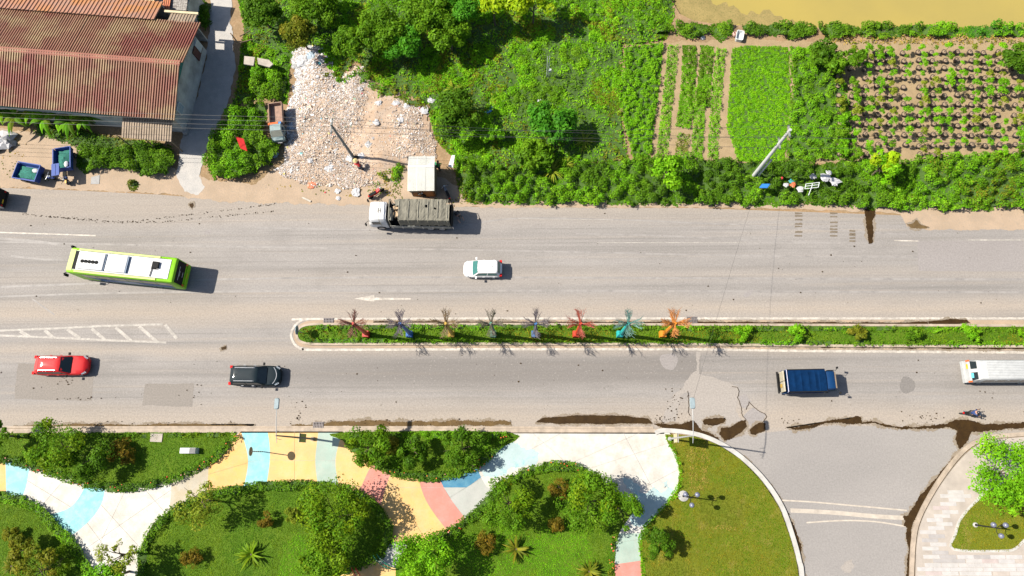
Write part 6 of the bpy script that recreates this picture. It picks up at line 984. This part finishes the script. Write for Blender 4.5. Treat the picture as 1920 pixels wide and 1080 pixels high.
for s in ((-.1, -.1), (.1, -.1), (.1, .1), (-.1, .1)): MB().tube([(s[0], s[1], 0), (s[0], s[1], h3)], .022, 5).build('leg', M_WHITEP, P3)
for k in range(8): MB().tube([(-.1 if k % 2 else .1, -.1, .4 * k), (.1 if k % 2 else -.1, -.1, .4 * k + .4)], .014, 4).build('lattice_bar', M_WHITEP, P3)
MB().box((.2, -.1, 1.2), (.25, .2, .35)).build('meter_box', M_WHITEP, P3)
def wire(label, a, c, sag, r=.014, group='overhead wires'): a, c = Vector(a), Vector(c); return tag(MB().tube([a.lerp(c, i / 14) - Vector((0, 0, sag * 4 * (i / 14) * (1 - i / 14))) for i in range(15)], r, 5).build('overhead_wire', M_WIRE), label, 'wire', group)
for i, (s, d) in enumerate(((-.65, .0), (-.2, .05), (.25, .0), (.65, -.05))):
    nm = ('nearest', 'second', 'third', 'farthest')[i]; zz = Vector((0, s, -.1)); wl = GV(-420, 196, 7.0) + Vector((0, s, 0)); f = (.97, .97, .74, .74)[i]; q2 = p2 + (t2 - p2) * f + Vector((0, (-.5, .5)[i % 2], .1)); wr = GV(2400, 262, 7.5) + Vector((0, s, 0))
    wire('%s overhead wire from the leaning pole past the warehouse' % nm, top1 + zz, wl, .5 + d); wire('%s overhead wire between the leaning pole and pale pole' % nm, top1 + zz, q2, .8 + d); wire('%s overhead wire from the pale pole across the orchard' % nm, q2, wr, .6 + d)
# ------------------------------------------------------------------ street lamps and park lamps
M_STEEL = mat('galvanised_steel', (.36, .37, .37), .5, .2, .2); M_LHEAD = mat('lamp_housing', (.22, .28, .3), .7); M_DPOLE = mat('brown_grey_steel', (.16, .14, .11), .6)
def lamp(label, px, py, pm, boardm, top_px):
    b0 = GV(px, py, .12); t = thing('street_lamp', label, 'street lamp', b0, 0, 'double armed street lamps'); hh = 9.2; MB().tube([(0, 0, 0), (0, 0, 4), (0, 0, hh)], [.09, .075, .05], 10).build('pole', pm, t, True); MB().cyl((0, 0, .15), .17, .3, 12).build('base', pm, t)
    MB().tube([(0, -.55, hh - .35), (0, 0, hh - .12), (0, .9, hh + .12), (0, 2.1, hh + .3)], [.022, .03, .03, .026], 8).build('arm', M_STEEL, t, True); MB().loft([rring(-.13, .13, 2.0, 2.75, hh + .24, .1), rring(-.2, .2, 1.95, 2.8, hh + .32, .12), rring(-.16, .16, 2.0, 2.75, hh + .42, .1)]).build('lamp_head', M_LHEAD, t, True); MB().tube([(.22, .25, hh - .75), (.1, .28, hh - .55), (0, .4, hh + .0)], .018, 6).tube([(.22, -.25, hh - .75), (.1, -.28, hh - .6), (0, -.2, hh - .2)], .018, 6).build('scroll', M_STEEL, t)
    bd = MB().box((.0, 0, 2.9), (.05, .72, 1.7)).build('banner_board', boardm, t); MB().box((.0, 0, 3.62), (.06, .74, .24)).build('banner_header', mat('navy_print', (.02, .025, .06), .6), bd)
    for z in (2.0, 3.8): MB().tube([(0, -.4, z), (0, .4, z)], .02, 6).build('bracket', M_STEEL, t)
    return t, b0 + Vector((0, 2.4, hh + .3))
_, l1 = lamp('double armed street lamp with green banner by the apricot paving', 587, 823, M_DPOLE, mat('green_yellow_print', (.3, .28, .02), .6, alt=(.22, .3, .05), scale=2), None); _, l2 = lamp('double armed street lamp at the corner of the dry lawn', 1255, 823, M_STEEL, mat('cream_print', (.5, .42, .25), .6), None)
wire('thin cable hanging across the road from lamp to pale pole', l2, p2 + (t2 - p2) * .35, .4, .008, None)
rs_ = thing('round_sign', 'round sign on a striped pole standing on cyan paving', 'sign', GV(494, 847, .13)); MB().tube([(0, 0, 0), (0, 0, 2.7)], .04, 8).build('pole', M_LABELW, rs_)
for k in range(6): MB().tube([(0, 0, .25 + .42 * k), (0, 0, .45 + .42 * k)], .044, 8).build('black_band', M_BLACK, rs_)
MB().cyl((.0, 0, 2.85), .38, .04, 20, axis='X').build('disc', mat('olive_sign_back', (.2, .18, .12), .6), rs_); MB().box((.0, .0, 2.8), (.1, .1, .2)).build('clamp', M_STEEL, rs_)
def globe_lamp(label, px, py, k, base_ring, h=3.2):
    t = thing('globe_lamp', label, 'park lamp', GV(px, py, .15), 0, 'globe lamps in the park'); MB().tube([(0, 0, 0), (0, 0, .5), (0, 0, h)], [.08, .06, .04], 10).build('pole', M_BLACK, t, True); gm = mat('smoky_globe', (.15, .16, .22), .25, var=.3)
    for i in range(k): a = 6.283 * i / k + .5; x, y = .55 * math.cos(a), .55 * math.sin(a); MB().tube([(0, 0, h - .4), (x * .6, y * .6, h - .5), (x, y, h - .25)], .025, 6).build('arm', M_BLACK, t); g = MB().ball((x, y, h), .21, 14, 10).build('globe', gm, t, True); MB().cyl((x, y, h - .22), .09, .08, 10).build('collar', M_BLACK, g)
    MB().lathe((0, 0, 0), [(.45, 0), (.45, .1), (.3, .12), (.1, .12)] if base_ring else [(.2, 0), (.2, .1), (.1, .14)], 16).build('base', M_CONC, t)
globe_lamp('globe lamp on a round base at the dry lawn edge', 1281, 930, 3, True); globe_lamp('globe lamp in the small bed by the east sidewalk', 1828, 984, 3, False); globe_lamp('single globe lamp at the foot of the central bed', 606, 1072, 1, False, 1.6)
bx = thing('utility_box', 'white low utility box with dark grille on the lawn', 'utility box', GV(358, 845, .15)); MB().box((0, 0, .3), (1.45, .5, .6), top=(.97, .94)).build('case', M_WHITEP, bx); MB().box((.42, 0, .61), (.55, .44, .04)).build('grille', mat('grille_grey', (.12, .12, .12), .7), bx)
def rail(label, pts, m, name='curved_rail'):
    t = thing(name, label, 'rail', GV(*pts[len(pts) // 2], .13), 0, 'curved bicycle rails'); o_ = t.location
    for d in (0, .3):
        P = [GV(x, y, .13) - o_ + Vector((d, d * .4, 0)) for x, y in smooth(pts, False, 5)]; n = len(P); MB().tube([p + Vector((0, 0, .9 * math.sin(math.pi * min(1, i / (n - 1))) ** .5)) for i, p in enumerate(P)], .045, 8).build('tube', m, t, True)
rail('red curved tube rail crossing the apricot paving at the bottom', [(660, 1062), (672, 1078), (684, 1092), (700, 1104)], mat('red_rail', (.55, .02, .01), .4)); rail('green curved tube rail under the round tree', [(700, 1038), (712, 1050), (726, 1060), (742, 1068)], mat('green_rail', (.01, .16, .09), .4))
# ------------------------------------------------------------------ metal tree sculptures on the median
def sculpture(label, bx_, by_, col, seed, dens=1.0):
    rng = random.Random(seed); pm = mat('sculpture_paint_%d' % seed, col, .5, var=.25, scale=5); t = thing('metal_tree', label, 'sculpture', GV(bx_, by_, .14), 0, 'painted metal trees on the median'); hs = 5.6
    MB().box((0, 0, .35), (.55, .55, .7)).build('plinth', pm, t); MB().tube([(0.1, 0, .5), (.1, .02, 2.5), (.08, 0, hs)], [.2, .17, .12], 10).build('stem', pm, t, True)
    tw = mat('sculpture_twig_%d' % seed, tuple(({45: .5, 46: .35, 47: .6}.get(seed, .18)) * c + ({45: .5, 46: .6, 47: .4}.get(seed, .8)) * q for c, q in zip(col, (.13, .085, .055))), .6, var=.3)
    for k, a in enumerate((0, math.pi / 2, math.pi, 3 * math.pi / 2)):
        mb = MB(); u0 = Vector((math.cos(a), math.sin(a), 0)); sd = Vector((-u0.y, u0.x, 0)); R = 1.1
        for q in range(int(9 * dens)):
            z0 = rng.uniform(hs - 1.0, hs); off = rng.uniform(-.45, .45); e = Vector((.08, 0, z0)) + u0 * R * rng.uniform(.75, 1.1) + sd * off * R * .75 + Vector((0, 0, rng.uniform(.2, 1.0))); m = Vector((.08, 0, z0)).lerp(e, .5) + Vector((0, 0, .15)); mb.tube([(.08, 0, z0), m, e], [.032, .022, .014], 4)
            for w_ in range(5):
                f = .35 + .15 * w_; c0 = m.lerp(e, (f - .35) / .65); c1 = c0 + u0 * .2 + sd * rng.choice((-1, 1)) * rng.uniform(.1, .28) + Vector((0, 0, rng.uniform(.0, .3))); mb.tube([c0, c1], [.017, .01], 3)
        mb.build('branch', tw, t)
for i, (x, c) in enumerate(((688, (.45, .02, .01)), (769, (.01, .1, .35)), (847, (.4, .25, .02)), (925, (.05, .18, .12)), (1002, (.02, .12, .3)), (1079, (.55, .04, .01)), (1161, (.01, .38, .36)), (1241, (.65, .22, .01)))): sculpture(('red metal tree nearest the median nose', 'blue metal tree, second from the median nose', 'yellow metal tree, third from the median nose', 'dark green metal tree, fourth from the median nose', 'blue metal tree between the green and red ones', 'red metal tree between the blue and teal ones', 'teal metal tree beside the orange one', 'orange metal tree at the end of the row')[i], x, 628, c, 40 + i, 1.6 if i == 7 else 1.1)
ns = thing('median_sign', 'oval grey sign at the rounded median nose', 'sign', GV(566, 624, .14)); MB().cyl((0, 0, 1.4), .42, .05, 18, axis='X').build('disc', mat('blue_grey_sign', (.14, .2, .24), .5), ns); MB().tube([(0.03, 0, 0), (.03, 0, 1.4)], .035, 8).build('post', M_STEEL, ns)
# ------------------------------------------------------------------ people
M_SKIN = mat('skin', (.35, .19, .12), .6, var=.1); M_HAIR = mat('dark_hair', (.015, .012, .01), .7)
def skin_mesh(name, J, bones, m, parent, root, lv=2):             # one continuous body grown over a skeleton: J = {joint: (x, y, z, radius)}
    names = [k for k in J if any(k in e for e in bones)]; me = bpy.data.meshes.new(name); me.from_pydata([J[k][:3] for k in names], [(names.index(a), names.index(c)) for a, c in bones], [])
    sv = me.skin_vertices[0] if len(me.skin_vertices) else me.skin_vertices.new() if hasattr(me.skin_vertices, 'new') else None; o = link(name, me, parent); md = o.modifiers.new('skin', 'SKIN'); md.use_smooth_shade = True
    for i, k in enumerate(names):
        d = me.skin_vertices[0].data[i]; r = J[k][3]; d.radius = (r, r) if not isinstance(r, tuple) else r; d.use_root = (k == root)
    sd = o.modifiers.new('subdivision', 'SUBSURF'); sd.levels = lv; sd.render_levels = lv; me.materials.append(m); return o
def person(label, loc, rz, J, shirt, trousers, hat=None, hair=True, shoes=M_BLACK):
    t = thing('person', label, 'person', loc, rz); arm = lambda s: [('chest', 'sh' + s), ('sh' + s, 'el' + s), ('el' + s, 'wr' + s)]; leg = lambda s: [('pelvis', 'hip' + s), ('hip' + s, 'kn' + s), ('kn' + s, 'an' + s), ('an' + s, 'toe' + s)]
    body = skin_mesh('body', J, [('pelvis', 'waist'), ('waist', 'chest'), ('chest', 'neck'), ('neck', 'head'), ('head', 'crown')] + arm('L') + arm('R') + leg('L') + leg('R'), M_SKIN, t, 'pelvis')
    grow = lambda q, k, ex: {n: (v[0], v[1], v[2], v[3] * k) if n in ex else v for n, v in q.items()}
    JS = grow(J, 1.22, ('pelvis', 'waist', 'chest', 'shL', 'shR', 'elL', 'elR', 'wrL', 'wrR')); skin_mesh('shirt', JS, [('pelvis', 'waist'), ('waist', 'chest')] + arm('L')[:2] + arm('R')[:2], shirt, t, 'pelvis')
    JT = grow(J, 1.25, ('pelvis', 'hipL', 'hipR', 'knL', 'knR', 'anL', 'anR')); skin_mesh('trousers', JT, leg('L')[:3] + leg('R')[:3], trousers, t, 'pelvis')
    hd, cr = Vector(J['head'][:3]), Vector(J['crown'][:3]); up = (cr - hd).normalized(); fw = Vector((1, 0, 0)); fw = (fw - up * fw.dot(up)).normalized(); sd = up.cross(fw)
    f = MB(); f.ball(tuple(hd + fw * .105 + up * .0), .018, 6, 5).build('nose', M_SKIN, t, True)
    for s in (1, -1): MB().ball(tuple(hd + fw * .085 + sd * .035 * s + up * .03), .013, 6, 5).build('eye', M_BLACK, t); MB().ball(tuple(hd + sd * .095 * s), .025, 6, 5, sc=(.8, .5, 1.2)).build('ear', M_SKIN, t)
    MB().ball(tuple(hd + fw * .085 - up * .045), .018, 6, 4, sc=(.5, 1.4, .4)).build('mouth', mat('lips', (.3, .08, .07), .6), t)
    if hair: MB().ball(tuple(hd + up * .045 - fw * .02), .118, 12, 8, sc=(1, .92, .85)).build('hair', M_HAIR, t, True)
    for s in 'LR':
        w, e = Vector(J['wr' + s][:3]), Vector(J['el' + s][:3]); d = (w - e).normalized(); side = d.cross(Vector((0, 0, 1))); side = side.normalized() if side.length > .1 else Vector((0, 1, 0)); nrm = side.cross(d); h = MB(); h.loft([[tuple(w + d * a + side * b_ * q + nrm * c_ * .012) for b_, c_ in ((-1, -1), (1, -1), (1, 1), (-1, 1))] for a, q in ((-.01, .026), (.04, .04), (.085, .042))])
        for k, ln in enumerate((.065, .078, .072, .055)): b0 = w + d * .08 + side * (-.031 + .021 * k); h.tube([b0, b0 + d * ln * .55 - nrm * .008, b0 + d * ln * .9 - nrm * .028], [.0095, .009, .007], 6)
        b0 = w + d * .025 - side * .035; h.tube([b0, b0 - side * .03 + d * .025, b0 - side * .035 + d * .055 - nrm * .01], [.011, .010, .008], 6); h.build('hand', M_SKIN, t, True)
        a, q = Vector(J['an' + s][:3]), Vector(J['toe' + s][:3]); MB().tube([a - (q - a) * .35 - Vector((0, 0, .03)), a.lerp(q, .5) - Vector((0, 0, .02)), q + (q - a) * .15 - Vector((0, 0, .01))], [.045, .055, .035], 8).build('shoe', shoes, t, True)
    return t, hd, up
def J_stand(bend=0.0, spread=.0, armf=.0):
    p = Vector((0, 0, .88)); c, s = math.cos(bend), math.sin(bend); tor = lambda d, y=0.0: (p.x + d * s, y, p.z + d * c); J = {'pelvis': (*p, .14), 'waist': (*tor(.2), .12), 'chest': (*tor(.42), .15), 'neck': (*tor(.58), .055), 'head': (*tor(.70), .095), 'crown': (*tor(.79), .07)}
    for n, y in (('L', 1), ('R', -1)):
        J['sh' + n] = (*tor(.47, .19 * y), .065); x, z = tor(.47)[0], tor(.47)[2]; J['el' + n] = (x + .10 + armf * .2, .25 * y, z - .27, .045); J['wr' + n] = (x + .22 + armf * .3, .22 * y, z - .47, .034); J['hip' + n] = (0, .1 * y, .82, .095); J['kn' + n] = (.03 + spread * y, .11 * y, .46, .065); J['an' + n] = (-.02 + spread * 1.6 * y, .11 * y, .09, .045); J['toe' + n] = (.12 + spread * 1.6 * y, .13 * y, .05, .038)
    return J
# rubbish picker with a conical hat
q = G(678, 318, .3); pz = .12; pk, hd, up = person('person in red top and straw hat stooping at the heap foot', (q[0], q[1], pz), 2.3, J_stand(.75, .12, .6), mat('red_shirt', (.5, .02, .02), .8), mat('dark_trousers', (.03, .03, .04), .8)); MB().lathe((hd.x + up.x * .06, hd.y, hd.z + up.z * .06), [(.24, -.0), (.12, .08), (.0, .15), (.11, .075), (.235, -.012)], 20).build('straw_hat', mat('straw', (.55, .42, .18), .8), pk)
q = G(857, 402, .5); person('person in dark clothes bending behind the tarpaulin truck', (q[0], q[1], 0), -1.0, J_stand(.95, .18, .8), mat('grey_brown_shirt', (.09, .08, .085), .85), mat('black_trousers', (.015, .015, .018), .85), shoes=mat('tan_shoes', (.3, .2, .13), .7))
q = G(823, 316, .3); person('person in green top standing at the shed corner', (q[0], q[1], 0), 1.2, J_stand(.25, .05, .2), mat('green_shirt', (.02, .38, .06), .8), mat('dark_trousers', (.03, .03, .04), .8))
# rider on the dark motorbike
JR = {'pelvis': (-.22, 0, .92, .14), 'waist': (-.2, 0, 1.1, .12), 'chest': (-.12, 0, 1.32, .15), 'neck': (-.08, 0, 1.48, .055), 'head': (-.05, 0, 1.6, .095), 'crown': (-.05, 0, 1.69, .07)}
for n, y in (('L', 1), ('R', -1)): JR.update({'sh' + n: (-.1, .19 * y, 1.38, .065), 'el' + n: (.1, .3 * y, 1.16, .045), 'wr' + n: (.33, .3 * y, 1.07, .034), 'hip' + n: (-.2, .11 * y, .88, .095), 'kn' + n: (.2, .2 * y, .76, .065), 'an' + n: (.05, .2 * y, .36, .045), 'toe' + n: (.2, .21 * y, .32, .038)})
rd, hd, up = person('rider in navy jacket and dark helmet on the motorbike', (rx, ry, .0), -.03, JR, mat('navy_jacket', (.01, .03, .12), .7), mat('black_trousers', (.015, .015, .018), .85), hair=False); MB().ball(tuple(hd + Vector((0, 0, .03))), .145, 14, 10, sc=(1.05, .95, .95)).build('helmet', mat('dark_helmet', (.02, .02, .03), .3), rd, True)
